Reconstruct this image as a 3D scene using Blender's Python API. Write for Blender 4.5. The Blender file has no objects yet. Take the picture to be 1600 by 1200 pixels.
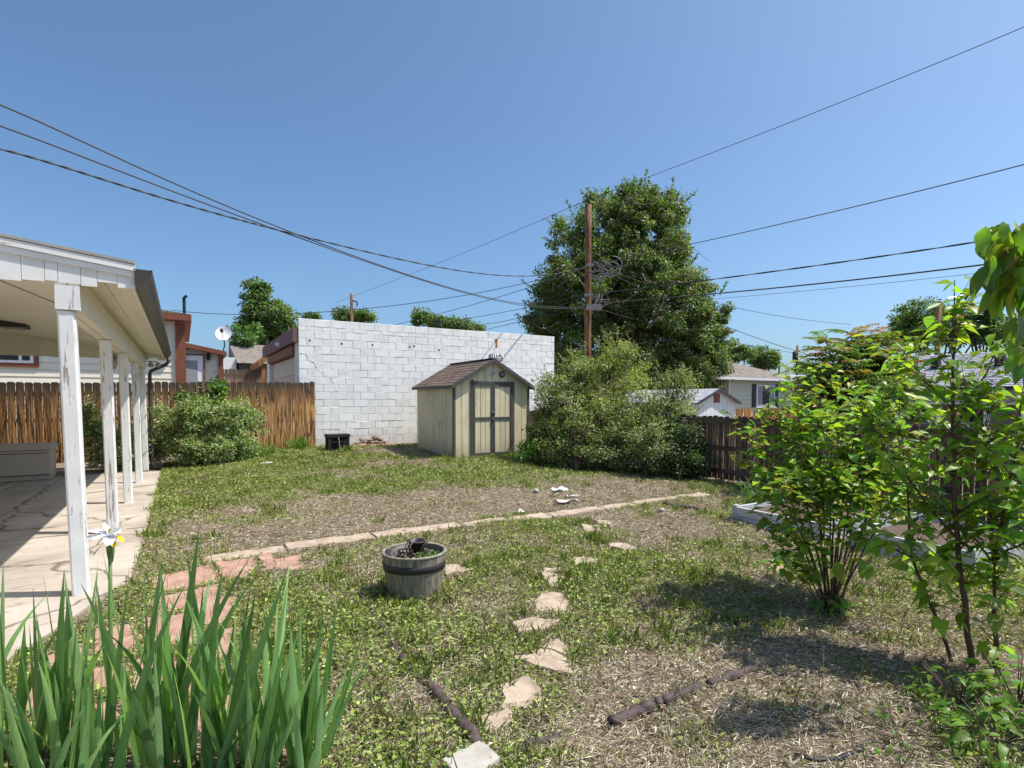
import bpy, math, random
import numpy as np
from mathutils import Vector, Matrix, Quaternion

random.seed(7); RNG = np.random.default_rng(11)
SC = bpy.context.scene
COL = SC.collection
R_ = math.radians

# ------------------------------------------------------------------ camera
FPX, PITCH, YAW, EYE = 860.0, R_(2.3), R_(30.9), 1.5      # focal length in pixels of a 1600 px wide frame
SHIFT = 25 + FPX * math.tan(PITCH)
cam = bpy.data.cameras.new('camera'); cam_o = bpy.data.objects.new('camera', cam); COL.objects.link(cam_o)
cam.sensor_width = 36; cam.lens = 36 * FPX / 1600; cam.shift_y = SHIFT / 1600
cam.clip_start = .05; cam.clip_end = 3000
cam_o.location = (0, 0, EYE); cam_o.rotation_euler = (R_(90) - PITCH, 0, -YAW)
SC.camera = cam_o
SC.render.resolution_x, SC.render.resolution_y = 1024, 768

# ------------------------------------------------------------------ sky, sun, exposure
SUN = Vector((.5, -.265, 1)).normalized()
w = bpy.data.worlds.new('World'); SC.world = w; w.use_nodes = True
wn = w.node_tree; sky = wn.nodes.new('ShaderNodeTexSky'); sky.sky_type = 'NISHITA'; sky.sun_disc = False
sky.sun_elevation = math.asin(SUN.z); sky.sun_rotation = math.atan2(SUN.x, SUN.y)
sky.altitude = 1500; sky.air_density = 1.0; sky.dust_density = 8.0; sky.ozone_density = 6.0
air = wn.nodes.new('ShaderNodeMix'); air.data_type = 'RGBA'; air.blend_type = 'MULTIPLY'; air.inputs[0].default_value = 1; air.inputs[7].default_value = (.86, .98, .97, 1)   # colour balance of the whole sky
wn.links.new(sky.outputs[0], air.inputs[6]); wn.links.new(air.outputs[2], wn.nodes['Background'].inputs[0])
wn.nodes['Background'].inputs[1].default_value = .088
sl = bpy.data.lights.new('sun', 'SUN'); sl.energy = 3.05; sl.angle = R_(.53); sl.color = (1, .95, .87)
so = bpy.data.objects.new('sun', sl); COL.objects.link(so)
so.rotation_euler = (-SUN).to_track_quat('-Z', 'Y').to_euler()
vs = SC.view_settings; vs.view_transform = 'Standard'; vs.look = 'None'; vs.exposure = 1.1; vs.gamma = 1; vs.use_curve_mapping = False

# ------------------------------------------------------------------ surveying: sight lines of the photograph to points of the place
F_ = np.array([math.sin(YAW), math.cos(YAW), 0]); Rt = np.array([math.cos(YAW), -math.sin(YAW), 0]); Z_ = np.array([0, 0, 1.])
A_ = F_ * math.cos(PITCH) - Z_ * math.sin(PITCH); U_ = F_ * math.sin(PITCH) + Z_ * math.cos(PITCH); C_ = np.array([0, 0, EYE])
def ray(px, py):
    r = Rt * (px - 800) / FPX + U_ * ((600 - py) + SHIFT) / FPX + A_
    return r / (r @ F_)
def at(px, py, d): return C_ + ray(px, py) * d
def onx(px, py, X): r = ray(px, py); return C_ + r * (X / r[0])
def ony(px, py, Y): r = ray(px, py); return C_ + r * (Y / r[1])

# ------------------------------------------------------------------ ground height
_tab = RNG.random((256, 256))
def vnoise(x, y):
    x = np.asarray(x, float); y = np.asarray(y, float)
    xi = np.floor(x).astype(int); yi = np.floor(y).astype(int); fx = x - xi; fy = y - yi
    fx = fx * fx * (3 - 2 * fx); fy = fy * fy * (3 - 2 * fy)
    a = _tab[xi % 256, yi % 256]; b = _tab[(xi + 1) % 256, yi % 256]; c = _tab[xi % 256, (yi + 1) % 256]; d = _tab[(xi + 1) % 256, (yi + 1) % 256]
    return (a * (1 - fx) + b * fx) * (1 - fy) + (c * (1 - fx) + d * fx) * fy
def sst(a, b, x): t = np.clip((np.asarray(x, float) - a) / (b - a), 0, 1); return t * t * (3 - 2 * t)
def gh(x, y):
    x = np.asarray(x, float); y = np.asarray(y, float)
    z = .23 * sst(9, 15.2, y) * sst(-.6, 2.5, x) * (1 - sst(6.5, 11, x))
    z = z - .07 * sst(6, 9, x) - .5 * sst(11, 24, x) + .35 * sst(15.5, 22, y) * (1 - sst(6, 12, x))
    inyard = sst(-.45, .1, x) * (1 - sst(8.4, 8.9, x)) * (1 - sst(14.6, 15.2, y))
    z = z + inyard * ((vnoise(x * 2.3 + 9, y * 2.3) - .5) * .05 + (vnoise(x * 6, y * 6 + 40) - .5) * .025)
    return z - .012
def ghf(x, y): return float(gh(x, y))
def gp(px, py):
    z = 0.
    for _ in range(6):
        r = ray(px, py); P = C_ + r * ((z - EYE) / r[2]); z = ghf(P[0], P[1])
    return np.array([P[0], P[1], z])

# ------------------------------------------------------------------ nodes / materials
class NT:
    def __init__(s, name):
        s.m = bpy.data.materials.new(name); s.m.use_nodes = True; s.t = s.m.node_tree; s.n = s.t.nodes
        s.b = s.n['Principled BSDF']; s._vec = None
    def link(s, a, b): s.t.links.new(a, b)
    def vec(s, scale=(1, 1, 1), rnd=True):
        tc = s.n.new('ShaderNodeTexCoord'); o = tc.outputs['Object']
        if rnd:
            oi = s.n.new('ShaderNodeObjectInfo'); mu = s.n.new('ShaderNodeMath'); mu.operation = 'MULTIPLY'; mu.inputs[1].default_value = 61.7
            s.link(oi.outputs['Random'], mu.inputs[0]); ad = s.n.new('ShaderNodeVectorMath'); ad.operation = 'ADD'
            s.link(o, ad.inputs[0]); s.link(mu.outputs[0], ad.inputs[1]); o = ad.outputs[0]
        mp = s.n.new('ShaderNodeMapping'); mp.inputs['Scale'].default_value = scale; s.link(o, mp.inputs[0]); return mp.outputs[0]
    def noise(s, sc, det=4, rough=.55, vec=None, dist=0):
        n = s.n.new('ShaderNodeTexNoise'); n.inputs['Scale'].default_value = sc; n.inputs['Detail'].default_value = det
        n.inputs['Roughness'].default_value = rough; n.inputs['Distortion'].default_value = dist
        if vec is not None: s.link(vec, n.inputs['Vector'])
        return n.outputs['Fac']
    def ramp(s, fac, stops):
        r = s.n.new('ShaderNodeValToRGB'); e = r.color_ramp.elements
        while len(e) < len(stops): e.new(.5)
        for i, (p, c) in enumerate(stops):
            e[i].position = p; e[i].color = (c, c, c, 1) if isinstance(c, (int, float)) else (*c, 1)
        s.link(fac, r.inputs[0]); return r.outputs[0]
    def mix(s, fac, a, b, mode='MIX'):
        m = s.n.new('ShaderNodeMix'); m.data_type = 'RGBA'; m.blend_type = mode
        for v, i in ((fac, 0), (a, 6), (b, 7)):
            if isinstance(v, (int, float)): m.inputs[i].default_value = v if i == 0 else (v, v, v, 1)
            elif isinstance(v, tuple): m.inputs[i].default_value = (*v, 1)
            else: s.link(v, m.inputs[i])
        return m.outputs[2]
    def base(s, c):
        if isinstance(c, tuple): s.b.inputs['Base Color'].default_value = (*c, 1)
        else: s.link(c, s.b.inputs['Base Color'])
        return s
    def rough(s, v, spec=.35): s.b.inputs['Roughness'].default_value = v; s.b.inputs['Specular IOR Level'].default_value = spec; return s
    def bump(s, h, st=.4, d=.01):
        b = s.n.new('ShaderNodeBump'); b.inputs['Strength'].default_value = st; b.inputs['Distance'].default_value = d
        s.link(h, b.inputs['Height']); s.link(b.outputs[0], s.b.inputs['Normal']); return s
    def stain(s, c, z0, z1, col, amt=.6, streak=.25):
        g = s.n.new('ShaderNodeNewGeometry'); sx = s.n.new('ShaderNodeSeparateXYZ'); s.link(g.outputs['Position'], sx.inputs[0])
        mp = s.n.new('ShaderNodeMapping'); mp.inputs['Scale'].default_value = (5, 5, .45); s.link(g.outputs['Position'], mp.inputs[0]); f = s.noise(1.4, 6, .65, mp.outputs[0])
        ad = s.n.new('ShaderNodeMath'); ad.operation = 'MULTIPLY_ADD'; ad.inputs[1].default_value = -.5; s.link(f, ad.inputs[0]); s.link(sx.outputs[2], ad.inputs[2])
        mr = s.n.new('ShaderNodeMapRange'); mr.inputs[1].default_value = z1 - .25; mr.inputs[2].default_value = z0 - .25; mr.inputs[4].default_value = amt; s.link(ad.outputs[0], mr.inputs[0])
        c = s.mix(mr.outputs[0], c, col); return s.mix(s.ramp(f, [(.52, 0.), (.72, streak)]), c, tuple(x * .8 for x in col))
    def ocol(s): return s.n.new('ShaderNodeObjectInfo').outputs['Color']
    def orand(s): return s.n.new('ShaderNodeObjectInfo').outputs['Random']

def plain(name, c, rough=.6, var=.25, sc=6, metal=0, bump=.15, scale=(1, 1, 1)):
    n = NT(name); v = n.vec(scale); f = n.noise(sc, 5, .6, v)
    n.base(n.ramp(f, [(.25, tuple(x * (1 - var) for x in c)), (.75, tuple(min(1, x * (1 + var * .6)) for x in c))]))
    n.rough(rough).bump(n.noise(sc * 6, 3, .6, v), bump, .01); n.b.inputs['Metallic'].default_value = metal; return n.m

def wood(name, dark, mid, light, top=None, along=2, rough=.8, height=1.0):
    """weathered boards: grain along one axis, knots, weather staining near the top; object colour tints"""
    n = NT(name); sc = [9, 9, 9]; sc[along] = .55
    v = n.vec(tuple(sc)); g = n.noise(3.2, 7, .68, v, 1.2); k = n.noise(1.3, 3, .5, v, 2.5)
    c = n.ramp(g, [(.36, dark), (.46, mid), (.62, light)])
    c = n.mix(n.ramp(k, [(.40, .85), (.49, 0.)]), c, dark)
    c = n.mix(1., c, n.ocol(), 'MULTIPLY')
    if top:
        tc = n.n.new('ShaderNodeTexCoord'); sx = n.n.new('ShaderNodeSeparateXYZ'); n.link(tc.outputs['Object'], sx.inputs[0])
        ad = n.n.new('ShaderNodeMath'); ad.operation = 'MULTIPLY_ADD'; ad.inputs[1].default_value = .55; n.link(k, ad.inputs[0]); n.link(sx.outputs[2], ad.inputs[2])
        c = n.mix(n.ramp(ad.outputs[0], [(min(.99, (height * .62 + .2) / 2), 0.), (min(1., (height + .22) / 2), .92)]) if False else _toprange(n, ad.outputs[0], height), c, top)
    n.base(c).rough(rough, .2).bump(g, .5, .006); return n.m
def _toprange(n, val, h):
    mr = n.n.new('ShaderNodeMapRange'); mr.inputs[1].default_value = h * .68 + .27; mr.inputs[2].default_value = h * 1.0 + .27; mr.inputs[4].default_value = .92
    n.link(val, mr.inputs[0]); return mr.outputs[0]

def painted(name, paint, under, wear=.42, along=2, rough=.55):
    n = NT(name); sc = [14, 14, 14]; sc[along] = 1.3
    v = n.vec(tuple(sc)); f = n.noise(2.2, 8, .7, v); f2 = n.noise(5, 4, .5, n.vec((1, 1, 1)))
    c = n.ramp(f2, [(.3, tuple(x * .86 for x in paint)), (.7, paint)])
    chip = n.ramp(f, [(wear - .05, 1.), (wear, 0.)])
    n.base(n.mix(chip, c, under)).rough(rough).bump(f, .35, .004); return n.m

def leafmat(name, src='attr', trans=.35, rough=.42, vein=False, tt=(1.5, 1.6, .55)):
    n = NT(name)
    if src == 'attr':
        a = n.n.new('ShaderNodeVertexColor'); a.layer_name = 'col'; c = a.outputs[0]
    else: c = n.ocol()
    v = n.vec((1, 1, 1)); c = n.mix(1., c, n.ramp(n.noise(4 if vein else 40, 2, .5, v), [(.3, .82), (.7, 1.12)]), 'MULTIPLY')
    if vein:
        c = n.mix(1., c, n.ramp(n.noise(3, 3, .6, n.vec((90, 90, 1.2))), [(.3, .8), (.7, 1.15)]), 'MULTIPLY'); c = n.mix(n.ramp(n.noise(6, 4, .6, v), [(.70, 0.), (.76, .6)]), c, (.30, .25, .10))
    n.base(c).rough(rough, .4)
    tr = n.n.new('ShaderNodeBsdfTranslucent'); tc = n.mix(1., c, tt, 'MULTIPLY'); n.link(tc, tr.inputs[0])
    mx = n.n.new('ShaderNodeMixShader'); mx.inputs[0].default_value = trans
    n.link(n.b.outputs[0], mx.inputs[1]); n.link(tr.outputs[0], mx.inputs[2])
    n.link(mx.outputs[0], n.n['Material Output'].inputs['Surface']); return n.m

M = {}
def soil():
    n = NT('soil'); v = n.vec((1, 1, 1), False)
    a = n.noise(.9, 5, .6, v); b = n.noise(14, 6, .7, v); c = n.noise(70, 4, .7, v)
    col = n.ramp(b, [(.3, (.10, .075, .055)), (.5, (.21, .165, .125)), (.72, (.36, .295, .23))])
    col = n.mix(n.ramp(a, [(.35, 0.), (.65, .55)]), col, (.15, .105, .07))
    col = n.mix(n.ramp(c, [(.55, 0.), (.72, .7)]), col, (.42, .35, .26))
    n.base(col).rough(.95, .1).bump(c, .8, .012); return n.m
M['soil'] = soil()
def concrete():
    n = NT('concrete'); v = n.vec((1, 1, 1), False)
    a = n.noise(1.1, 6, .62, v); b = n.noise(26, 5, .65, v); s = n.noise(2.2, 6, .7, n.vec((1.2, 4, 1), False), 1.5)
    col = n.ramp(a, [(.28, (.28, .235, .19)), (.52, (.43, .37, .31)), (.75, (.51, .45, .385))])
    col = n.mix(n.ramp(s, [(.33, .75), (.43, 0.)]), col, (.17, .13, .10))
    col = n.mix(n.ramp(b, [(.60, 0.), (.75, .35)]), col, (.2, .165, .13))
    vo = n.n.new('ShaderNodeTexVoronoi'); vo.feature = 'DISTANCE_TO_EDGE'; vo.inputs['Scale'].default_value = .55
    wv = n.n.new('ShaderNodeVectorMath'); wv.operation = 'MULTIPLY_ADD'; nz = n.n.new('ShaderNodeTexNoise'); nz.inputs['Scale'].default_value = 2.5; nz.inputs['Detail'].default_value = 5; n.link(v, nz.inputs['Vector'])
    wv.inputs[1].default_value = (.35, .35, .35); n.link(nz.outputs['Color'], wv.inputs[0]); n.link(v, wv.inputs[2]); n.link(wv.outputs[0], vo.inputs['Vector'])
    col = n.mix(n.ramp(vo.outputs['Distance'], [(.004, .8), (.010, 0.)]), col, (.12, .09, .07))
    n.base(col).rough(.85, .2).bump(b, .35, .006); return n.m
M['concrete'] = concrete()
def stone(name, a, b, c):
    n = NT(name); v = n.vec((1, 1, 1)); f = n.noise(7, 7, .65, v, .6); g = n.noise(45, 4, .7, v)
    col = n.ramp(f, [(.3, a), (.52, b), (.72, c)]); col = n.mix(n.ramp(g, [(.58, 0.), (.72, .55)]), col, tuple(x * .5 for x in a))
    n.base(col).rough(.9, .2).bump(f, .5, .015); return n.m
M['redstone'] = stone('red_sandstone', (.27, .155, .115), (.38, .235, .175), (.46, .315, .25))
M['tanstone'] = stone('tan_sandstone', (.25, .185, .135), (.40, .315, .24), (.50, .42, .335))
M['paver'] = stone('pale_concrete_paver', (.28, .255, .22), (.40, .37, .325), (.47, .44, .395))
M['brickrubble'] = stone('rubble', (.2, .12, .09), (.33, .22, .16), (.42, .31, .24))
M['whitepost'] = painted('peeling_white_paint', (.78, .775, .76), (.30, .26, .22), .425)
M['whitetrim'] = painted('white_trim', (.80, .79, .765), (.22, .19, .16), .385, 0)
M['whiteboard'] = painted('white_fringe_board', (.79, .785, .765), (.36, .32, .27), .37)
M['cream_ceiling'] = plain('cream_painted_ceiling', (.82, .785, .67), .6, .1, 1.6, bump=.08)
M['cream_beam'] = plain('cream_painted_beam', (.76, .725, .61), .55, .1, 2.5, bump=.1)
M['gutter'] = plain('brown_gutter_metal', (.075, .066, .058), .45, .2, 4, .3)
M['roofmetal'] = plain('roof_edge_metal', (.42, .38, .33), .5, .15, 5, .4)
def cinder():
    n = NT('painted_cinder_block'); v = n.vec((1, 1, 1)); f = n.noise(3.5, 6, .62, v); g = n.noise(38, 5, .7, v)
    col = n.ramp(f, [(.27, (.72, .705, .68)), (.5, (.84, .83, .81)), (.7, (.88, .87, .85))])
    col = n.mix(n.ramp(n.noise(9, 6, .75, v), [(.28, .6), (.36, 0.)]), col, (.40, .385, .36))
    r = n.orand(); col = n.mix(1., col, n.ramp(r, [(0., .965), (1., 1.02)]), 'MULTIPLY'); col = n.stain(col, .2, .75, (.46, .43, .38), .55, .16)
    n.base(col).rough(.85, .2).bump(g, .55, .006); return n.m
M['cinder'] = cinder()
M['mortar'] = plain('painted_mortar', (.70, .69, .67), .9, .2, 12)
M['mortar_patch'] = plain('white_mortar_patch', (.76, .76, .76), .9, .12, 15, bump=.5)
M['rust'] = plain('rust_stain', (.32, .15, .05), .9, .35, 22)
M['purple_trim'] = plain('purple_brown_trim', (.20, .095, .10), .6, .2, 5)
M['tan_door'] = plain('cream_garage_door', (.63, .58, .50), .5, .08, 3)
def shedside():
    n = NT('shed_siding'); v = n.vec((6, 6, .7)); f = n.noise(1.6, 6, .6, v); g = n.noise(1.4, 4, .6, n.vec((1, 1, 1), False))
    col = n.ramp(f, [(.25, (.54, .47, .30)), (.5, (.70, .62, .42)), (.75, (.78, .70, .50))])
    col = n.mix(n.ramp(g, [(.5, 0.), (.72, .45)]), col, (.29, .255, .185))
    col = n.stain(col, .1, .5, (.26, .22, .15), .6, .2); n.base(col).rough(.75, .2).bump(n.noise(6, 5, .7, v), .35, .004); return n.m
M['shed'] = shedside()
M['shed_trim'] = plain('charcoal_trim', (.085, .080, .076), .6, .3, 6)
def shingle(name, a, b, c):
    n = NT(name); v = n.vec((1, 1, 1)); f = n.noise(55, 4, .7, v); g = n.noise(5, 3, .5, v)
    col = n.ramp(g, [(.3, a), (.5, b), (.7, c)]); col = n.mix(1., col, n.ramp(f, [(.3, .6), (.7, 1.3)]), 'MULTIPLY')
    n.base(col).rough(.95, .1).bump(f, .6, .006); return n.m
M['sh_brown'] = shingle('brown_shingles', (.10, .072, .058), (.155, .115, .095), (.21, .16, .135))
M['sh_tan'] = shingle('tan_shingles', (.15, .125, .112), (.21, .178, .158), (.27, .23, .205))
M['sh_grey'] = shingle('grey_shingles', (.26, .26, .29), (.36, .36, .40), (.44, .44, .48))
M['fence_l'] = wood('stained_fence_boards', (.028, .018, .012), (.30, .15, .058), (.58, .33, .14), (.055, .043, .036), height=1.7)
M['fence_r'] = wood('dark_fence_boards', (.045, .033, .025), (.20, .132, .085), (.40, .28, .185), (.085, .068, .057), height=1.2)
M['fence_rail'] = wood('fence_rail_wood', (.035, .026, .02), (.11, .078, .056), (.2, .15, .11), along=1)
M['fence_far'] = wood('far_fence_boards', (.10, .05, .02), (.30, .14, .05), (.42, .22, .085))
M['pole'] = wood('pole_wood', (.07, .036, .02), (.20, .105, .055), (.30, .175, .10))
M['bark'] = wood('bark', (.045, .03, .022), (.11, .075, .05), (.19, .14, .10))
M['twig'] = plain('pale_dead_twigs', (.30, .22, .17), .9, .3, 9)
M['stem'] = plain('sapling_bark', (.105, .062, .043), .6, .35, 30, bump=.3, scale=(1, 1, .4))
M['wire'] = plain('wire_insulation', (.05, .05, .05), .6, .2, 3)
M['wire_grey'] = plain('wire_weathered', (.30, .28, .26), .6, .2, 3)
M['metal'] = plain('galvanised_metal', (.42, .44, .46), .35, .2, 6, .8)
M['darkmetal'] = plain('dark_metal', (.04, .04, .042), .5, .2, 6, .4)
M['blackplastic'] = plain('black_plastic', (.022, .021, .022), .5, .3, 6)
M['taupe'] = plain('taupe_plastic', (.50, .43, .355), .5, .08, 3)
M['cream_siding'] = plain('cream_siding', (.78, .725, .59), .6, .07, 1.5)
M['green_siding'] = plain('pale_green_siding', (.60, .60, .47), .6, .08, 1.5)
M['white_siding'] = plain('white_shed_siding', (.74, .75, .76), .6, .06, 3)
M['taupe_siding'] = plain('taupe_wall', (.42, .375, .355), .7, .08, 2)
M['brown_trim'] = plain('red_brown_trim', (.22, .075, .04), .55, .2, 6)
M['white'] = plain('white_paint', (.8, .8, .8), .45, .06, 5)
M['slate'] = plain('slate_blue_wall', (.075, .092, .105), .7, .15, 3)
M['shutter'] = plain('charcoal_shutter', (.055, .052, .058), .6, .2, 8)
def glass():
    n = NT('window_glass'); n.base((.045, .055, .06)).rough(.06, .7); return n.m
M['glass'] = glass()
M['curtain'] = plain('grey_blind', (.30, .32, .34), .8, .1, 3, scale=(1, 1, 20))
def barrelwood():
    n = NT('barrel_faux_wood'); v = n.vec((16, 16, .9)); f = n.noise(2.4, 7, .7, v)
    n.base(n.ramp(f, [(.3, (.075, .066, .05)), (.48, (.20, .18, .14)), (.68, (.34, .31, .245))])).rough(.7, .3).bump(f, .6, .006); return n.m
M['barrel'] = barrelwood()
M['band'] = plain('barrel_band', (.03, .03, .032), .5, .25, 8)
M['edging'] = plain('brown_edging', (.085, .058, .055), .65, .4, 16, bump=.6)
M['raised_white'] = painted('raised_bed_board', (.56, .57, .58), (.28, .26, .23), .44, 1)
M['mulch'] = plain('bed_soil', (.12, .085, .06), .95, .5, 20, bump=.8)
M['leaf'] = leafmat('leaf_attr', 'attr', .4)
M['leaf_big'] = leafmat('sapling_leaf', 'obj', .52, .42)
M['iris'] = leafmat('iris_blade', 'obj', .30, .4, vein=True)
M['grass'] = leafmat('ground_cover', 'attr', .25, .6)
def straw():
    n = NT('dry_straw'); a = n.n.new('ShaderNodeVertexColor'); a.layer_name = 'col'; n.base(a.outputs[0]).rough(.9, .1); return n.m
M['straw'] = straw()
M['petal_white'] = leafmat('white_petal', 'obj', .3, .5, tt=(1, 1, 1))
M['paper'] = plain('torn_white_plastic', (.60, .59, .57), .7, .3, 14)

# ------------------------------------------------------------------ objects and meshes
ORG = {}
def put(o, parent=None, label=None, cat=None, group=None, kind=None):
    COL.objects.link(o)
    if parent is not None: o.parent = parent
    if label: o['label'] = label
    if cat: o['category'] = cat
    if group: o['group'] = group
    if kind: o['kind'] = kind
    return o
def root(name, loc, label, cat, group=None):
    o = bpy.data.objects.new(name, None); o.empty_display_size = .2; o.location = Vector([float(c) for c in loc]); put(o, None, label, cat, group)
    ORG[o] = Vector([float(c) for c in loc]); return o
class MB:
    def __init__(s): s.v = []; s.f = []
    def add(s, vs, fs):
        k = len(s.v); s.v += [tuple(float(c) for c in p) for p in vs]; s.f += [tuple(i + k for i in q) for q in fs]; return s
    def box(s, x0, x1, y0, y1, z0, z1):
        return s.add([(x0, y0, z0), (x1, y0, z0), (x1, y1, z0), (x0, y1, z0), (x0, y0, z1), (x1, y0, z1), (x1, y1, z1), (x0, y1, z1)],
                     [(3, 2, 1, 0), (4, 5, 6, 7), (0, 1, 5, 4), (1, 2, 6, 5), (2, 3, 7, 6), (3, 0, 4, 7)])
    def obox(s, c, ax, ay, az):
        c = Vector(c); ax, ay, az = Vector(ax), Vector(ay), Vector(az)
        P = [c + ax * i + ay * j + az * k for k in (-1, 1) for j in (-1, 1) for i in (-1, 1)]
        return s.add([P[0], P[1], P[3], P[2], P[4], P[5], P[7], P[6]], [(3, 2, 1, 0), (4, 5, 6, 7), (0, 1, 5, 4), (1, 2, 6, 5), (2, 3, 7, 6), (3, 0, 4, 7)])
    def prism(s, poly, a, b):
        """extrude a 3D polygon by vector a..b"""
        n = len(poly); a = Vector(a); b = Vector(b); P = [Vector(p) for p in poly]
        s.add([p + a for p in P] + [p + b for p in P], [tuple(range(n - 1, -1, -1)), tuple(range(n, 2 * n))] + [(i, (i + 1) % n, n + (i + 1) % n, n + i) for i in range(n)]); return s
    def tube(s, pts, rad, n=6, cap=True):
        P = [Vector([float(c) for c in p]) for p in pts]; m = len(P)
        rad = rad if isinstance(rad, (list, tuple)) else [rad] * m
        up = Vector((.13, .21, 1)); vs = []; prev = None
        for i in range(m):
            t = (P[min(i + 1, m - 1)] - P[max(i - 1, 0)]).normalized()
            u = t.cross(up) if prev is None else prev - t * prev.dot(t)
            if u.length < 1e-4: u = t.cross(Vector((1, 0, 0)))
            u.normalize(); prev = u; v = t.cross(u)
            vs += [P[i] + (u * math.cos(2 * math.pi * k / n) + v * math.sin(2 * math.pi * k / n)) * rad[i] for k in range(n)]
        fs = [(i * n + k, i * n + (k + 1) % n, (i + 1) * n + (k + 1) % n, (i + 1) * n + k) for i in range(m - 1) for k in range(n)]
        if cap: fs += [tuple(range(n - 1, -1, -1)), tuple(range((m - 1) * n, m * n))]
        return s.add(vs, fs)
    def lathe(s, c, prof, n=24, axis='z'):
        vs = []
        for r, h in prof:
            for k in range(n):
                a = 2 * math.pi * k / n
                p = (r * math.cos(a), r * math.sin(a), h)
                if axis == 'y': p = (p[0], h, p[1])
                vs.append((c[0] + p[0], c[1] + p[1], c[2] + p[2]))
        m = len(prof)
        return s.add(vs, [(i * n + k, i * n + (k + 1) % n, (i + 1) * n + (k + 1) % n, (i + 1) * n + k) for i in range(m - 1) for k in range(n)])
    def mesh(s, name, off=(0, 0, 0)):
        me = bpy.data.meshes.new(name); off = Vector(off)
        me.from_pydata([tuple(Vector(p) - off) for p in s.v], [], s.f); me.update(); return me
    def build(s, name, mat, parent=None, smooth=False, **kw):
        off = ORG.get(parent, Vector((0, 0, 0)))
        me = s.mesh(name, off); me.materials.append(M[mat])
        if smooth: me.polygons.foreach_set('use_smooth', [True] * len(me.polygons))
        o = bpy.data.objects.new(name, me); put(o, parent, **kw)
        if parent is not None: ORG[o] = off
        return o
def share(name, me, loc, parent, rotz=0, color=None):
    o = bpy.data.objects.new(name, me); o.location = Vector([float(c) for c in loc]) - ORG.get(parent, Vector((0, 0, 0))); o.rotation_euler = (0, 0, rotz)
    if color: o.color = (*color, 1)
    return put(o, parent)
def npmesh(name, V, F, col, mat, parent=None, **kw):
    """V (n,3), F (m,k), col (n,3) -> one mesh object with a colour attribute"""
    V = np.asarray(V, np.float32); F = np.asarray(F, np.int32)
    if parent is not None: V = V - np.array(ORG[parent], np.float32)
    me = bpy.data.meshes.new(name); me.vertices.add(len(V)); me.vertices.foreach_set('co', V.ravel())
    k = F.shape[1]; me.loops.add(F.size); me.loops.foreach_set('vertex_index', F.ravel())
    me.polygons.add(len(F)); me.polygons.foreach_set('loop_start', np.arange(0, F.size, k, dtype=np.int32))
    try: me.polygons.foreach_set('loop_total', np.full(len(F), k, np.int32))
    except Exception: pass
    ca = me.color_attributes.new('col', 'FLOAT_COLOR', 'POINT'); c4 = np.ones((len(V), 4), np.float32); c4[:, :3] = col; ca.data.foreach_set('color', c4.ravel())
    me.update(calc_edges=True); me.materials.append(M[mat])
    o = bpy.data.objects.new(name, me); put(o, parent, **kw)
    if parent is not None: ORG[o] = ORG[parent]
    return o
def nrm(a): return a / np.maximum(np.linalg.norm(a, axis=1, keepdims=True), 1e-9)
def leaves(P, D, N, L, W, fold=.18, curl=.15):
    """folded lens-shaped leaves as two triangles pairs: base, left, tip, right + middle"""
    n = len(P); D = nrm(D); S = nrm(np.cross(D, N)); N = np.cross(S, D)
    L = np.broadcast_to(L, n)[:, None]; W = np.broadcast_to(W, n)[:, None]
    b = P; mid = P + D * L * .45; tip = P + D * L - N * L * curl
    l = mid - S * W * .5 + N * W * fold; r = mid + S * W * .5 + N * W * fold
    V = np.stack([b, l, tip, r], 1).reshape(-1, 3); i = np.arange(n)[:, None] * 4
    F = np.concatenate([i + np.array([[0, 2, 1]]), i + np.array([[0, 3, 2]])]); return V, F
def rsph(n):
    v = RNG.normal(size=(n, 3)); return nrm(v)
def pick(pal, n, jit=.18):
    pal = np.array(pal); c = pal[RNG.integers(0, len(pal), n)]; return np.clip(c * (1 + RNG.normal(0, jit, (n, 1))), .004, .95)

def clumps(lobes, ncl, per, rc, lsize, asp=.55, droop=.3, inner=.55, flat=.75):
    """leaf positions in clumps that fill a set of ellipsoid lobes (centre, radii)"""
    vol = np.array([r[0] * r[1] * r[2] for _, r in lobes]) ** .7; vol = vol / vol.sum()
    li = RNG.choice(len(lobes), ncl, p=vol)
    c0 = np.array([l[0] for l in lobes])[li]; r0 = np.array([l[1] for l in lobes])[li]
    d = rsph(ncl); rad = inner + (1 - inner) * RNG.random((ncl, 1)) ** .6
    cc = c0 + d * r0 * rad; rcl = rc * (.6 + .8 * RNG.random(ncl))
    k = RNG.poisson(per, ncl); idx = np.repeat(np.arange(ncl), k); n = len(idx)
    o = rsph(n) * (RNG.random((n, 1)) ** .45); o[:, 2] *= flat
    P = cc[idx] + o * rcl[idx][:, None]
    N = nrm(o * .6 + d[idx] * .35 + np.array([[0, 0, .55]]) + RNG.normal(0, .45, (n, 3)))
    D = nrm(o + RNG.normal(0, .55, (n, 3)) - np.array([[0, 0, droop]]))
    L = lsize * (.6 + .8 * RNG.random(n)); return P, D, N, L, L * asp, idx, cc
def foliage(name, parent, lobes, ncl, per, rc, lsize, pal, asp=.55, droop=.3, inner=.55, jit=.2, fold=.18, kind='stuff', flat=.75, clip=None):
    P, D, N, L, W, idx, cc = clumps(lobes, ncl, per, rc, lsize, asp, droop, inner, flat)
    keep = P[:, 2] > gh(P[:, 0], P[:, 1]) + .02
    if clip is not None: keep &= clip(P)
    V, F = leaves(P[keep], D[keep], N[keep], L[keep], W[keep], fold); ncol = keep.sum()
    cl = 1 + RNG.normal(0, .15, (len(cc), 1)); col = pick(pal, ncol, jit) * cl[idx[keep]]
    return npmesh(name, V, F, np.repeat(np.clip(col, .004, .95), 4, 0), 'leaf', parent, kind=kind), cc
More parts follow.
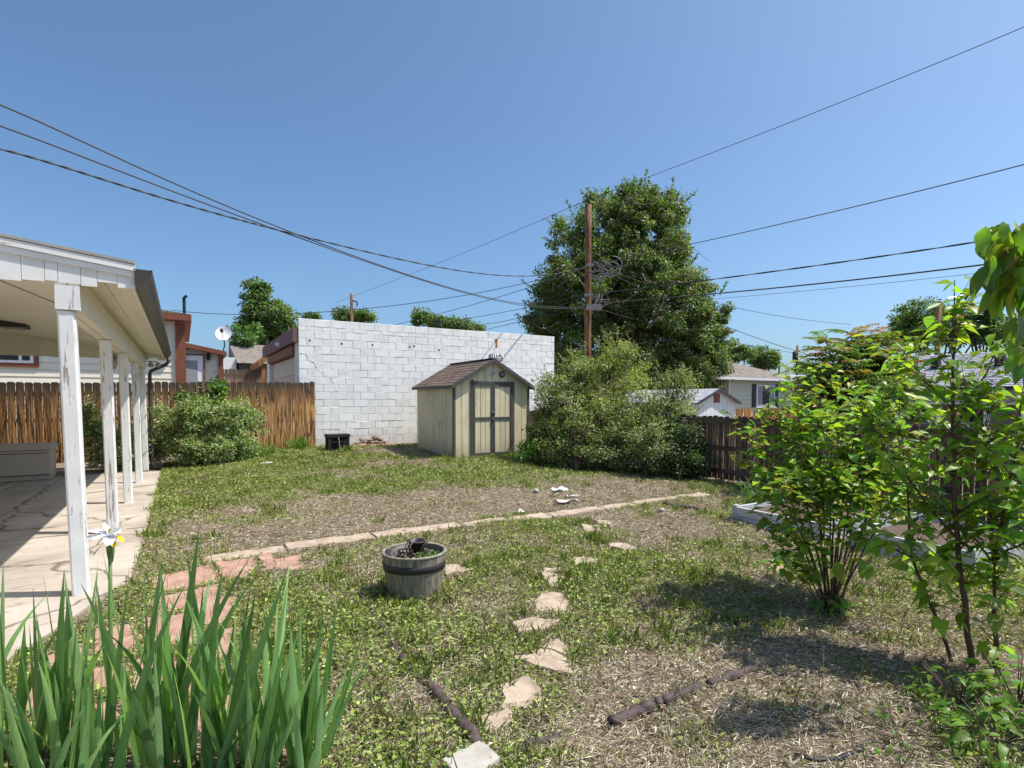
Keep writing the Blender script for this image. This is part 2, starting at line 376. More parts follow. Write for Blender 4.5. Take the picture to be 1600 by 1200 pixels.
def shoots(parent, lobes, n, length, lsize, pal, up=.8, asp=.45, per=16):
    tops = [l for l in lobes if l[0][2] > np.percentile([q[0][2] for q in lobes], 25)]; Ps, Ds = [], []; mb = MB()
    for k in range(n):
        c, r = random.choice(tops); d = Vector((random.gauss(0, 1), random.gauss(0, 1), abs(random.gauss(.5, .6)))).normalized(); b = Vector([float(q) for q in c]) + Vector((d.x * r[0], d.y * r[1], d.z * r[2])) * .85
        g = (d + Vector((random.gauss(0, .25), random.gauss(0, .25), up))).normalized(); L = length * random.uniform(.4, 1.2); e = b + g * L; mb.tube([b, b.lerp(e, .5) + Vector((random.gauss(0, .02), random.gauss(0, .02), 0)), e], [.006, .004, .002], 4)
        for j in range(per): Ps.append(tuple(b.lerp(e, (j + random.random()) / per))); Ds.append(tuple((g * .6 + Vector((random.gauss(0, .7), random.gauss(0, .7), random.gauss(.1, .4)))).normalized()))
    m = len(Ps); V, F = leaves(np.array(Ps), np.array(Ds), RNG.normal(0, .5, (m, 3)) + [0, 0, 1], lsize * (.6 + .7 * RNG.random(m)), lsize * asp, .18)
    npmesh('shoots', V, F, np.repeat(pick(pal, m, .2), 4, 0), 'leaf', parent, kind='stuff'); mb.build('shoot_stems', 'stem', parent, True, kind='stuff')
def limbs(name, parent, base, targets, r0, mat='bark', n=6, trunk_h=.35, jit=.15):
    mb = MB(); b = Vector(base)
    for t in targets:
        t = Vector([float(c) for c in t]); v = t - b; pts = []
        for k in range(6):
            u = k / 5; p = b + Vector((v.x * u ** 1.5, v.y * u ** 1.5, v.z * u ** .85))
            pts.append(p + Vector((random.gauss(0, jit), random.gauss(0, jit), 0)) * (u * (1 - u) * 2))
        mb.tube(pts, [r0 * (1 - .85 * k / 5) for k in range(6)], n, False)
    return mb.build(name, mat, parent, True)

# ================================================================== THE SETTING
# ------------------------------------------------------------------ ground sheet
def build_ground():
    xs = np.unique(np.concatenate([np.linspace(-900, -12, 14), np.arange(-12, -.6, .6), np.arange(-.6, 9.2, .13), np.arange(9.2, 34, .8), np.linspace(34, 900, 14)]))
    ys = np.unique(np.concatenate([np.linspace(-900, -4, 12), np.arange(-4, 0, .5), np.arange(0, 15.6, .13), np.arange(15.6, 40, .9), np.linspace(40, 1500, 14)]))
    X, Y = np.meshgrid(xs, ys, indexing='ij'); Zg = gh(X, Y); V = np.stack([X, Y, Zg], -1).reshape(-1, 3)
    i, j = np.meshgrid(np.arange(len(xs) - 1), np.arange(len(ys) - 1), indexing='ij'); a = (i * len(ys) + j).ravel()
    F = np.stack([a, a + len(ys), a + len(ys) + 1, a + 1], 1)
    o = npmesh('ground', V, F, np.full((len(V), 3), .2), 'soil', kind='structure'); o.data.polygons.foreach_set('use_smooth', [True] * len(F))
build_ground()

# ------------------------------------------------------------------ concrete patio: slabs with open joints
patio = bpy.data.objects.new('patio', None); put(patio, kind='structure'); ORG[patio] = Vector((0, 0, 0))
jy = [5.66, 7.72, 9.78, 11.83, 13.74]
for i in range(4):
    for (xa, xb) in ((-4.2, -2.02), (-2.0, -.395)):
        MB().box(xa, xb, jy[i] + .006, jy[i + 1] - .006, -.12, .004 + .003 * ((i * 2) % 3)).build('slab', 'concrete', patio)
MB().prism([(-4.2, 5.655, -.12), (-4.2, 3.0, -.12), (-1.45, 3.0, -.12), (-.88, 4.15, -.12), (-.62, 4.95, -.12), (-.40, 5.5, -.12), (-.395, 5.655, -.12)], (0, 0, 0), (0, 0, .126)).build('slab', 'concrete', patio)

# ------------------------------------------------------------------ stones
def flag(px_poly, mat, parent, h=.03, tilt=0, grow=1.0):
    P = [gp(x, y) for x, y in px_poly]; c0 = sum(P) / len(P); P = [c0 + (p - c0) * grow for p in P]
    # subdivide edges so that the outline is chipped
    out = []
    for i in range(len(P)):
        a, b = P[i], P[(i + 1) % len(P)]; n = max(1, int(np.linalg.norm(b - a) / .07))
        for k in range(n):
            q = a + (b - a) * k / n; out.append(q + np.array([random.gauss(0, .013), random.gauss(0, .013), 0]))
    A = sum((out[i][0] * out[(i + 1) % len(out)][1] - out[(i + 1) % len(out)][0] * out[i][1]) for i in range(len(out)))
    if A < 0: out = out[::-1]
    c = sum(out) / len(out); z = max(ghf(q[0], q[1]) for q in out) + h; n = len(out)
    top = [(c[0] + (q[0] - c[0]) * .955, c[1] + (q[1] - c[1]) * .955, z + tilt * (q[0] - c[0]) + random.gauss(0, .002)) for q in out]
    mid = [(q[0], q[1], z - .010 + tilt * (q[0] - c[0])) for q in out]; bot = [(q[0], q[1], z - .075) for q in out]
    mb = MB().add(top + mid + bot, [tuple(range(n))] + [(n + i, n + (i + 1) % n, (i + 1) % n, i) for i in range(n)] + [(2 * n + i, 2 * n + (i + 1) % n, n + (i + 1) % n, n + i) for i in range(n)])
    mb.build('stone', mat, parent); STONES.append([(q[0], q[1]) for q in out])
STONES = []
fp = bpy.data.objects.new('flagstone_path', None); put(fp, kind='structure'); ORG[fp] = Vector((0, 0, 0))
for poly in [[(232, 905), (330, 885), (345, 908), (250, 930)], [(335, 884), (398, 878), (392, 903), (350, 907)], [(405, 872), (424, 868), (432, 884), (414, 894)],
             [(238, 938), (345, 915), (352, 948), (245, 965)], [(300, 952), (372, 935), (360, 975), (310, 985)], [(225, 975), (300, 962), (318, 1010), (230, 1020)],
             [(320, 992), (372, 982), (352, 1030), (325, 1035)], [(150, 985), (215, 975), (222, 1020), (140, 1035)], [(60, 1030), (135, 1005), (130, 1045), (40, 1062)],
             [(215, 1030), (345, 1042), (330, 1090), (205, 1085)], [(120, 1052), (205, 1036), (195, 1085), (95, 1090)], [(200, 1098), (335, 1098), (350, 1150), (205, 1150)],
             [(40, 1075), (110, 1060), (85, 1110), (10, 1120)], [(345, 1100), (420, 1098), (450, 1150), (362, 1152)], [(365, 1160), (455, 1160), (480, 1198), (380, 1200)],
             [(205, 1160), (355, 1160), (372, 1200), (195, 1200)], [(90, 1108), (190, 1098), (190, 1160), (60, 1165)], [(428, 878), (470, 872), (468, 888), (435, 892)]]:
    flag(poly, 'redstone', fp, .010, 0, 1.05)
sp = bpy.data.objects.new('stepping_stone_path', None); put(sp, kind='structure'); ORG[sp] = Vector((0, 0, 0))
for poly, m in [([(805, 1034), (858, 1016), (898, 1032), (888, 1058)], 'tanstone'), ([(846, 1014), (872, 1003), (886, 1016), (884, 1030), (864, 1020)], 'tanstone'),
                ([(802, 985), (830, 974), (874, 972), (850, 986), (815, 998)], 'tanstone'), ([(838, 944), (856, 928), (880, 934), (888, 946), (876, 958), (842, 956)], 'tanstone'),
                ([(845, 900), (898, 906), (862, 922)], 'tanstone'), ([(894, 874), (934, 872), (936, 882), (898, 886)], 'tanstone'), ([(950, 850), (975, 850), (996, 862), (978, 866), (954, 857)], 'tanstone'),
                ([(910, 824), (932, 825), (938, 831), (914, 832)], 'tanstone'), ([(930, 816), (950, 815), (954, 821), (936, 822)], 'tanstone'), ([(786, 1075), (820, 1066), (846, 1080), (835, 1102), (790, 1110)], 'tanstone'),
                ([(755, 1125), (800, 1112), (805, 1135), (770, 1150), (752, 1142)], 'tanstone'), ([(1190, 880), (1225, 878), (1248, 890), (1215, 896)], 'redstone'), ([(1035, 876), (1056, 876), (1058, 882), (1036, 883)], 'tanstone'),
                ([(690, 888), (722, 884), (735, 895), (700, 900)], 'tanstone'), ([(850, 890), (874, 889), (872, 896), (852, 896)], 'tanstone')]:
    flag(poly, m, sp, .014, 0, 1.12)
cp = bpy.data.objects.new('garden_path', None); put(cp, kind='structure'); ORG[cp] = Vector((0, 0, 0))
x = .12; k = 0
while x < 7.1:
    L = random.uniform(.55, 1.1); x1 = min(x + L, 7.2); yc = 5.93 + .06 * math.sin(x * 1.1) - .12 * max(0, x - 5.2) ** 2 * .12; hw = .112 + random.uniform(-.02, .025)
    xs_ = np.linspace(x + .008, x1 - .008, 7); up = [(a, yc + hw + random.gauss(0, .02)) for a in xs_]; dn = [(a, yc - hw + random.gauss(0, .024)) for a in xs_[::-1]]
    out = dn[::-1] + up[::-1]; z = max(ghf(a, b) for a, b in out) + .004; n = len(out); cx = sum(a for a, b in out) / n
    MB().add([(a + (cx - a) * .012, yc + (b - yc) * .93, z) for a, b in out] + [(a, b, z - .012) for a, b in out] + [(a, b, z - .09) for a, b in out],
             [tuple(range(n))] + [(n + i, n + (i + 1) % n, (i + 1) % n, i) for i in range(n)] + [(2 * n + i, 2 * n + (i + 1) % n, n + (i + 1) % n, n + i) for i in range(n)]).build('slab', 'tanstone', cp)
    STONES.append(out); x = x1; k += 1
q = [gp(690, 1200), gp(752, 1171), gp(782, 1199), gp(728, 1246)]
pv = root('paver', (q[0] + q[2]) / 2, 'square pale concrete paver at the bottom edge below the barrel planter', 'paver')
c = (q[0] + q[1] + q[2] + q[3]) / 4
MB().add([(p[0] + (c[0] - p[0]) * .03, p[1] + (c[1] - p[1]) * .03, .034) for p in q] + [(p[0], p[1], .028) for p in q] + [(p[0], p[1], -.02) for p in q],
         [(0, 1, 2, 3)] + [(4 + i, 4 + (i + 1) % 4, (i + 1) % 4, i) for i in range(4)] + [(8 + i, 8 + (i + 1) % 4, 4 + (i + 1) % 4, 4 + i) for i in range(4)]).build('block', 'paver', pv)
STONES.append([(p[0], p[1]) for p in q])

# ------------------------------------------------------------------ edging rolls half sunk in the ground
def edging(pts, r, label):
    P = [gp(*p) for p in pts]; fine = []
    for i in range(len(P) - 1):
        for k in range(5): fine.append(P[i] + (P[i + 1] - P[i]) * k / 5)
    fine.append(P[-1]); mb = MB()
    mb.tube([(p[0] + random.gauss(0, .004), p[1] + random.gauss(0, .004), ghf(p[0], p[1]) + r * .45 + random.gauss(0, .006)) for p in fine], [r * .92 * random.uniform(.86, 1.1) for _ in fine], 9)
    o = mb.build('edging_pipe', 'edging', None, True, label=label, cat='edging', group='brown edging rolls sunk in the lawn')
edging([(560, 926), (580, 956), (596, 984), (620, 1022)], .030, 'long dark brown edging roll starting beside the barrel planter')
edging([(624, 1028), (640, 1048), (654, 1062)], .027, 'short dark edging roll halfway down the left run')
edging([(658, 1066), (682, 1088), (698, 1106)], .030, 'brown edging roll just before the thickest one of the left run')
edging([(701, 1112), (722, 1140), (744, 1168)], .037, 'thick brown edging roll just above the pale paver')
edging([(956, 1136), (985, 1122), (1012, 1110), (1032, 1104)], .034, 'thick curved brown edging roll on the ground right of centre')
edging([(1036, 1103), (1062, 1090), (1092, 1080)], .029, 'brown edging roll touching the end of the thick curved one')
edging([(1110, 1074), (1145, 1060), (1185, 1044)], .028, 'brown edging roll in shade at the foot of the sapling group')
edging([(812, 1173), (842, 1165), (872, 1157)], .027, 'dark edging roll almost hidden in grass right of the pale paver')
edging([(1037, 788), (1085, 796), (1145, 818), (1165, 822)], .03, 'long grey brown edging running to the raised bed corner')

# ================================================================== GARAGE
GX0, GX1, GY, GY2 = 2.66, 10.9, 15.405, 21.8
gar = root('garage', (GX0, GY, 0), 'long white painted cinder block garage behind the tan shed', 'garage')
MB().box(GX0 + .01, GX1 - .01, GY + .012, GY + .2, -.2, 3.64).build('wall', 'mortar', gar)
MB().box(GX1 - .2, GX1 - .004, GY + .2, GY2, -.2, 3.64).build('wall', 'cinder', gar)
MB().box(GX0 + .05, GX1 - .2, GY2 - .2, GY2, -.2, 3.4).build('wall', 'cinder', gar)
rows = []; z = 3.657
for k, h in enumerate([.2032, .112] + [.2032] * 17):
    rows.append((z - h, h)); z -= h
def block_mesh(wd, h, var):
    g = .003; c = .006; x0, x1, z0, z1 = g, wd - g, g, h - g
    j = lambda: random.gauss(0, .0018)
    fr = [(x0 + c + j(), 0 + j(), z0 + c + j()), (x1 - c + j(), j(), z0 + c + j()), (x1 - c + j(), j(), z1 - c + j()), (x0 + c + j(), j(), z1 - c + j())]
    md = [(x0, c, z0), (x1, c, z0), (x1, c, z1), (x0, c, z1)]; bk = [(x0, .05, z0), (x1, .05, z0), (x1, .05, z1), (x0, .05, z1)]
    mb = MB().add(fr + md + bk, [(0, 1, 2, 3)] + [(4 + i, 4 + (i + 1) % 4, (i + 1) % 4, i) for i in range(4)] + [(8 + i, 8 + (i + 1) % 4, 4 + (i + 1) % 4, 4 + i) for i in range(4)])
    me = mb.mesh('block'); me.materials.append(M['cinder']); return me, mb
blk = {}; rest = MB(); todo = []
for k, (z0, h) in enumerate(rows):
    if z0 + h < .2: continue
    x = GX0 if k % 2 == 0 else GX0 - .2032
    while x < GX1 - .02:
        xa = max(x, GX0); xb = min(x + .4064, GX1)
        if xb - xa > .05: todo.append((xa, z0, round(xb - xa, 3), h))
        x += .4064
def seen(t):
    xa, z0, wd, h = t; hidden = 5.7 < xa + wd / 2 < 8.3 and z0 < 1.9
    return -1 if hidden else wd * h / (xa * xa + 200)
todo.sort(key=seen, reverse=True)
for i, (xa, z0, wd, h) in enumerate(todo):
    key = (wd, round(h, 3), i % 5)
    if key not in blk: blk[key] = block_mesh(wd, h, i)
    me, mb = blk[key]; dy = random.uniform(-.002, .003)
    if i < 300: share('block', me, (xa, GY + dy, z0), gar)
    else: rest.add([(p[0] + xa, p[1] + GY + dy, p[2] + z0) for p in mb.v], mb.f)
rest.build('block_courses', 'cinder', gar, kind='stuff')
# stair-step crack patches, dark settlement cracks, holes, rust run
def smear(pts, r, mat, name, flatten=.35):
    mb = MB(); P = [ony(a, b, GY - .002) for a, b in pts]; fine = []
    for i in range(len(P) - 1):
        for k in range(6): fine.append(P[i] + (P[i + 1] - P[i]) * k / 6)
    fine.append(P[-1])
    mb.tube([(p[0] + random.gauss(0, .012 if r > .008 else .002), GY + .004, p[2] + random.gauss(0, .01 if r > .008 else .002)) for p in fine], [r * random.uniform(.5, 1.3) for _ in fine], 6)
    return mb.build(name, mat, gar, True)
smear([(471, 551), (481, 553), (483, 562), (491, 566), (497, 578), (507, 584), (517, 590), (524, 602), (526, 612)], .011, 'mortar_patch', 'crack_patch')
smear([(505, 633), (516, 634), (516, 645), (536, 644), (538, 634)], .006, 'mortar', 'crack')
smear([(528, 661), (560, 660), (600, 658), (628, 657)], .008, 'darkmetal', 'crack')
smear([(515, 672), (548, 671), (582, 669)], .006, 'darkmetal', 'crack')
smear([(672, 557), (680, 560), (690, 558)], .012, 'mortar_patch', 'crack_patch')
for (a, b) in [(484, 532), (534, 537), (582, 539), (640, 542), (647, 541), (686, 547)]:
    p = ony(a, b, GY); MB().lathe((p[0], GY - .004, p[2]), [(.0, -.001), (.026, -.001), (.03, .006)], 10, 'y').build('hole', 'darkmetal', gar)
p = ony(775, 538, GY); mb = MB()
mb.add([(p[0] - .05, GY - .003, p[2] + .16), (p[0] + .07, GY - .003, p[2] + .17), (p[0] + .045, GY - .003, p[2] + .02), (p[0] + .06, GY - .003, p[2] - .1), (p[0] - .03, GY - .003, p[2] - .12), (p[0] - .02, GY - .003, p[2])], [(5, 4, 3, 2, 1, 0)])
mb.build('rust_streak', 'rust', gar)
# front of the garage (faces the side alley): piers, door, fascia, roof
MB().box(GX0 + .003, GX0 + .3, GY + .05, GY + .62, -.2, 3.35).build('pier', 'cinder', gar)
MB().box(GX0 + .003, GX0 + .3, GY2 - .75, GY2 - .003, -.2, 3.25).build('pier', 'cinder', gar)
gd = MB().box(GX0 + .14, GX0 + .18, GY + .62, GY2 - .75, 0, 2.75).build('garage_door', 'tan_door', gar)
for i in range(5):
    MB().box(GX0 + .115, GX0 + .139, GY + .64, GY2 - .77, .02 + i * .55, .53 + i * .55).build('panel', 'tan_door', gd)
MB().box(GX0 - .06, GX0 + .12, GY + .62, GY2 - .75, 2.76, 3.0).build('lintel', 'brown_trim', gar)
MB().box(GX0 - .14, GX0 + .10, GY + .02, GY2 - .004, 3.03, 3.4).build('fascia', 'purple_trim', gar)
MB().add([(GX0, GY + .2, 3.42), (GX1 - .2, GY + .2, 3.42), (GX1 - .2, GY2, 3.42), (GX0, GY2, 3.42), (GX0, GY + .2, 3.36), (GX1 - .2, GY + .2, 3.36), (GX1 - .2, GY2, 3.36), (GX0, GY2, 3.36)],
         [(0, 1, 2, 3), (7, 6, 5, 4), (0, 4, 5, 1), (1, 5, 6, 2), (2, 6, 7, 3), (3, 7, 4, 0)]).build('roof', 'sh_tan', gar)
p = onx(434, 538, GX0 - .16); mb = MB().obox(p, (.05, 0, 0), (0, .12, 0), (0, 0, .05)); mb.lathe((p[0], p[1] - .16, p[2] - .03), [(.0, -.06), (.07, -.05), (.05, .05)], 10, 'y'); mb.build('flood_light', 'white', gar)

# ================================================================== SHED
SX0, SX1, SY0, SY1, SZ = 5.515, 7.628, 11.91, 14.28, .10
shed = root('garden_shed', ((SX0 + SX1) / 2, SY0, SZ), 'tan wooden garden shed with charcoal trimmed double doors and brown shingle roof', 'shed')
EV, PK = 1.89, 2.50; XM = (SX0 + SX1) / 2
def roofz(x): return PK - (PK - EV) * abs(x - XM) / (XM - SX0)
dL = float(ony(738, 640, SY0)[0]); dR = float(ony(800, 640, SY0)[0]); dT = float(ony(770, 597, SY0)[2]); dB = SZ + .05
def plank(x0, x1, zb, y0, y1):
    g = .006; x0 += g; x1 -= g; xs = sorted({x0, x1} | ({XM} if x0 < XM < x1 else set()))
    poly = [(x0, 0, zb), (x1, 0, zb)] + [(a, 0, roofz(a) - .02) for a in reversed(xs)]
    return MB().prism([(a, y1, c) for a, b, c in poly], (0, 0, 0), (0, y0 - y1, 0))
MB().prism([(SX0 + .02, SY0 + .022, SZ), (SX1 - .02, SY0 + .022, SZ), (SX1 - .02, SY0 + .022, EV - .05), (XM, SY0 + .022, PK - .05), (SX0 + .02, SY0 + .022, EV - .05)], (0, 0, 0), (0, .03, 0)).build('front_wall', 'shed_trim', shed)
xs = [SX0 + .003] + [SX0 + .003 + (SX1 - SX0 - .006) * k / 10 for k in range(1, 10)] + [SX1 - .003]
for i in range(10):
    a, b = xs[i], xs[i + 1]
    segs = []
    if b <= dL or a >= dR: segs = [(a, b, SZ)]
    else:
        if a < dL: segs.append((a, dL, SZ))
        segs.append((max(a, dL), min(b, dR), dT))
        if b > dR: segs.append((dR, b, SZ))
    for (p0, p1, zb) in segs:
        if p1 - p0 > .02: plank(p0, p1, zb, SY0, SY0 + .02).build('plank', 'shed', shed)
for X, s in ((SX0, 1), (SX1, -1)):
    MB().box(*(sorted((X + s * .02, X + s * .05))), SY0 + .03, SY1 - .003, SZ, EV - .03).build('side_wall', 'shed_trim', shed)
    n = 11
    for i in range(n):
        a = SY0 + .004 + (SY1 - SY0 - .008) * i / n; b = SY0 + .004 + (SY1 - SY0 - .008) * (i + 1) / n
        MB().box(*(sorted((X, X + s * .019))), a + .006, b - .006, SZ + random.uniform(-.015, .01), EV - .03).build('plank', 'shed', shed)
MB().prism([(SX0 + .02, SY1, SZ), (SX1 - .02, SY1, SZ), (SX1 - .02, SY1, EV - .05), (XM, SY1, PK - .05), (SX0 + .02, SY1, EV - .05)], (0, 0, 0), (0, -.03, 0)).build('back_wall', 'shed', shed)
for X in (SX0, SX1):
    MB().box(X - .012, X + .045 if X < XM else X + .012, SY0 - .014, SY0 - .001, SZ - .02, EV - .06).build('corner_trim', 'shed_trim', shed) if X < XM else MB().box(X - .045, X + .012, SY0 - .014, SY0 - .001, SZ - .02, EV - .06).build('corner_trim', 'shed_trim', shed)
    MB().box(*(sorted((X - .013 if X < XM else X + .013, X - .0005 if X < XM else X + .0005))), SY0 + .001, SY0 + .05, SZ - .02, EV - .06).build('corner_trim', 'shed_trim', shed)
# doors
mid = (dL + dR) / 2
for (a, b, sgn) in ((dL + .012, mid - .004, 1), (mid + .004, dR - .012, -1)):
    d = MB().box(a, b, SY0 - .012, SY0 + .018, dB, dT - .05).build('door', 'shed_trim', shed)
    fw = .05
    for k in range(3):
        pa = a + fw + (b - a - 2 * fw) * k / 3; pb = a + fw + (b - a - 2 * fw) * (k + 1) / 3
        MB().box(pa + .006, pb - .006, SY0 - .018, SY0 - .0125, dB + .05, dT - .10).build('plank', 'shed', d)
    zs = dB + (dT - dB) * .50
    for (x0, x1, z0, z1) in ((a, a + fw, dB, dT - .05), (b - fw, b, dB, dT - .05), (a + fw, b - fw, dT - .05 - .06, dT - .05), (a + fw, b - fw, zs - .035, zs + .035), (a + fw, b - fw, dB, dB + .06)):
        MB().box(x0, x1, SY0 - .034, SY0 - .019, z0, z1).build('frame_board', 'shed_trim', d)
MB().box(dL - .045, dL + .008, SY0 - .03, SY0 - .001, SZ + .02, dT + .01).build('door_jamb', 'shed_trim', shed)
MB().box(dR - .008, dR + .045, SY0 - .03, SY0 - .001, SZ + .02, dT + .01).build('door_jamb', 'shed_trim', shed)
MB().box(dL + .009, dR - .009, SY0 - .031, SY0 - .001, dT - .045, dT + .012).build('door_header', 'shed_trim', shed)
zs = dB + (dT - dB) * .54
hp = MB().box(mid - .045, mid + .05, SY0 - .05, SY0 - .035, zs + .06, zs + .10).build('hasp', 'metal', shed)
mb = MB().box(mid - .03, mid + .03, SY0 - .06, SY0 - .036, zs - .11, zs - .06); mb.tube([(mid - .02, SY0 - .046, zs - .06), (mid - .018, SY0 - .046, zs - .025), (mid, SY0 - .046, zs - .012), (mid + .018, SY0 - .046, zs - .025), (mid + .02, SY0 - .046, zs - .06)], .006, 6)
mb.build('padlock', 'metal', shed)
MB().box(mid - .02, mid + .02, SY0 - .045, SY0 - .035, zs - .02, zs + .055).build('hasp', 'darkmetal', shed)
MB().lathe((dL - .02, SY0 - .05, dT + .02), [(0, -.03), (.03, -.02), (.03, .03), (0, .05)], 10, 'y').build('door_stop', 'shed_trim', shed)
for (px, py, m, rr) in ((769.5, 583, 'tan_door', .072), (784, 585, 'shed_trim', .082)):
    p = ony(px, py, SY0); v = MB().lathe((p[0], SY0, p[2]), [(0, -.022), (rr * .62, -.022), (rr * .66, -.035), (rr, -.03), (rr * 1.05, 0)], 18, 'y').build('vent', m, shed, True)
    for k in range(4 if m == 'shed_trim' else 3):
        zz = p[2] - rr * .4 + k * rr * .27; hw = math.sqrt(max(.0001, (rr * .6) ** 2 - (zz - p[2]) ** 2))
        MB().box(p[0] - hw, p[0] + hw, SY0 - .03, SY0 - .021, zz, zz + .008).build('slat', 'metal' if m == 'shed_trim' else 'shed_trim', v)
# roof: decks, trims, shingle tabs
ov, of = .10, .11; slope = (PK - EV) / (XM - SX0); Ln = math.hypot(XM - SX0 + ov, (XM - SX0 + ov) * slope)
for s in (-1, 1):
    def rp(t, y, h): # t along the slope from eave to ridge
        xx = XM + s * (XM - SX0 + ov) * (1 - t); return (xx, y, roofz(SX0) - ov * slope + (PK - roofz(SX0) + ov * slope) * t + h)
    f = MB().add([rp(0, SY0 - of, .012), rp(1, SY0 - of, .012), rp(1, SY1 + .08, .012), rp(0, SY1 + .08, .012), rp(0, SY0 - of, -.012), rp(1, SY0 - of, -.012), rp(1, SY1 + .08, -.012), rp(0, SY1 + .08, -.012)],
                 [(0, 1, 2, 3), (7, 6, 5, 4), (0, 4, 5, 1), (1, 5, 6, 2), (2, 6, 7, 3), (3, 7, 4, 0)]).build('roof', 'sh_brown', shed)
    tabs = MB(); nr = 9
    for r in range(nr):
        y = SY0 - of - .012 - (r % 2) * .1; t0 = r / nr - .012; t1 = (r + 1) / nr + .03
        while y < SY1 + .09:
            wd = random.choice((.17, .2, .23)); a, b = max(y, SY0 - of - .012), min(y + wd - .006, SY1 + .092)
            if b - a > .03:
                h0 = .022 + random.uniform(0, .007); h1 = .013
                tabs.add([rp(t0, a, h0), rp(min(t1, 1), a, h1), rp(min(t1, 1), b, h1), rp(t0, b, h0), rp(t0, a, h0 - .012), rp(t0, b, h0 - .012)], [(0, 1, 2, 3) if s < 0 else (3, 2, 1, 0), (0, 3, 5, 4), (4, 1, 0), (3, 2, 5)])
            y += wd
    tabs.build('shingles', 'sh_brown', f, kind='stuff')
    MB().add([rp(-.005, SY0 - of - .02, .008), rp(1, SY0 - of - .02, .008), rp(1, SY0 - of - .002, .008), rp(-.005, SY0 - of - .002, .008), rp(-.005, SY0 - of - .02, -.075), rp(1, SY0 - of - .02, -.075), rp(1, SY0 - of - .002, -.075), rp(-.005, SY0 - of - .002, -.075)],
             [(0, 1, 2, 3), (7, 6, 5, 4), (0, 4, 5, 1), (1, 5, 6, 2), (2, 6, 7, 3), (3, 7, 4, 0)]).build('rake_trim', 'shed_trim', shed)
    xe = XM + s * (XM - SX0 + ov); MB().box(*sorted((xe, xe + s * .015)), SY0 - of, SY1 + .08, rp(0, 0, 0)[2] - .06, rp(0, 0, 0)[2] + .006).build('eave_trim', 'shed_trim', shed)
MB().box(XM - .07, XM + .07, SY0 - of, SY1 + .085, PK + .012, PK + .028).build('ridge_cap', 'sh_brown', shed)
# turbine ventilator on the far slope
tp = ony(775, 558, 13.55); vt = root('turbine_vent', (tp[0], 13.55, tp[2] - .15), 'ribbed metal turbine vent poking up behind the shed ridge', 'roof vent')
MB().lathe((tp[0], 13.55, tp[2] - .15), [(.11, -.32), (.11, 0)], 16).build('collar', 'metal', vt)
for k in range(18):
    a = 2 * math.pi * k / 18; mb = MB(); pts = []
    for j in range(6):
        u = j / 5; rr = .12 + .085 * math.sin(math.pi * (.12 + .8 * u)); pts.append((tp[0] + rr * math.cos(a + .3 * u), 13.55 + rr * math.sin(a + .3 * u), tp[2] - .12 + .20 * u))
    mb.tube(pts, .014, 5); mb.build('vane', 'metal', vt)
MB().lathe((tp[0], 13.55, tp[2] + .08), [(.135, -.02), (.11, .012), (.05, .035), (0, .04)], 16).build('cap', 'metal', vt, True)

# ================================================================== FENCES
def dogear(wd, h, th, axis):
    c = wd * .22; prof = [(-wd / 2, 0), (wd / 2, 0), (wd / 2, h - c), (wd / 2 - c * .75, h - .004), (-wd / 2 + c * .75, h), (-wd / 2, h - c)]
    if axis == 'x': return MB().prism([(a, 0, b) for a, b in prof], (0, 0, 0), (0, th, 0))
    return MB().prism([(0, a, b) for a, b in prof], (0, 0, 0), (th, 0, 0))
# left fence along the garage side
fl = root('wood_fence', (-.5, 15.1, 0), 'tall stained picket fence between the patio and the white garage', 'fence')
var = []
for k in range(6):
    me = dogear(.135 + random.uniform(-.006, .003), 1.74 + random.uniform(-.012, .012), .018, 'x').mesh('board'); me.materials.append(M['fence_l']); var.append(me)
x = -4.6; i = 0
while x < 3.06:
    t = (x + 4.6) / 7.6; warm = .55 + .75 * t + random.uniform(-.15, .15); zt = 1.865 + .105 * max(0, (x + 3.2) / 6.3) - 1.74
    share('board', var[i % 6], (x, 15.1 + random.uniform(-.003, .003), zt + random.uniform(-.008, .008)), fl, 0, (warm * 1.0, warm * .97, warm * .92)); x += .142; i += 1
for z0 in (.45, 1.0, 1.55):
    MB().add([(-4.65, 15.12, z0), (2.98, 15.12, z0 + .1), (2.98, 15.16, z0 + .1), (-4.65, 15.16, z0), (-4.65, 15.12, z0 + .085), (2.98, 15.12, z0 + .185), (2.98, 15.16, z0 + .185), (-4.65, 15.16, z0 + .085)],
             [(3, 2, 1, 0), (4, 5, 6, 7), (0, 1, 5, 4), (1, 2, 6, 5), (2, 3, 7, 6), (3, 0, 4, 7)]).build('rail', 'fence_rail', fl)
for x in (-4.4, -2.0, .4, 2.8): MB().box(x - .045, x + .045, 15.165, 15.255, -.3, 1.8).build('post', 'fence_rail', fl)
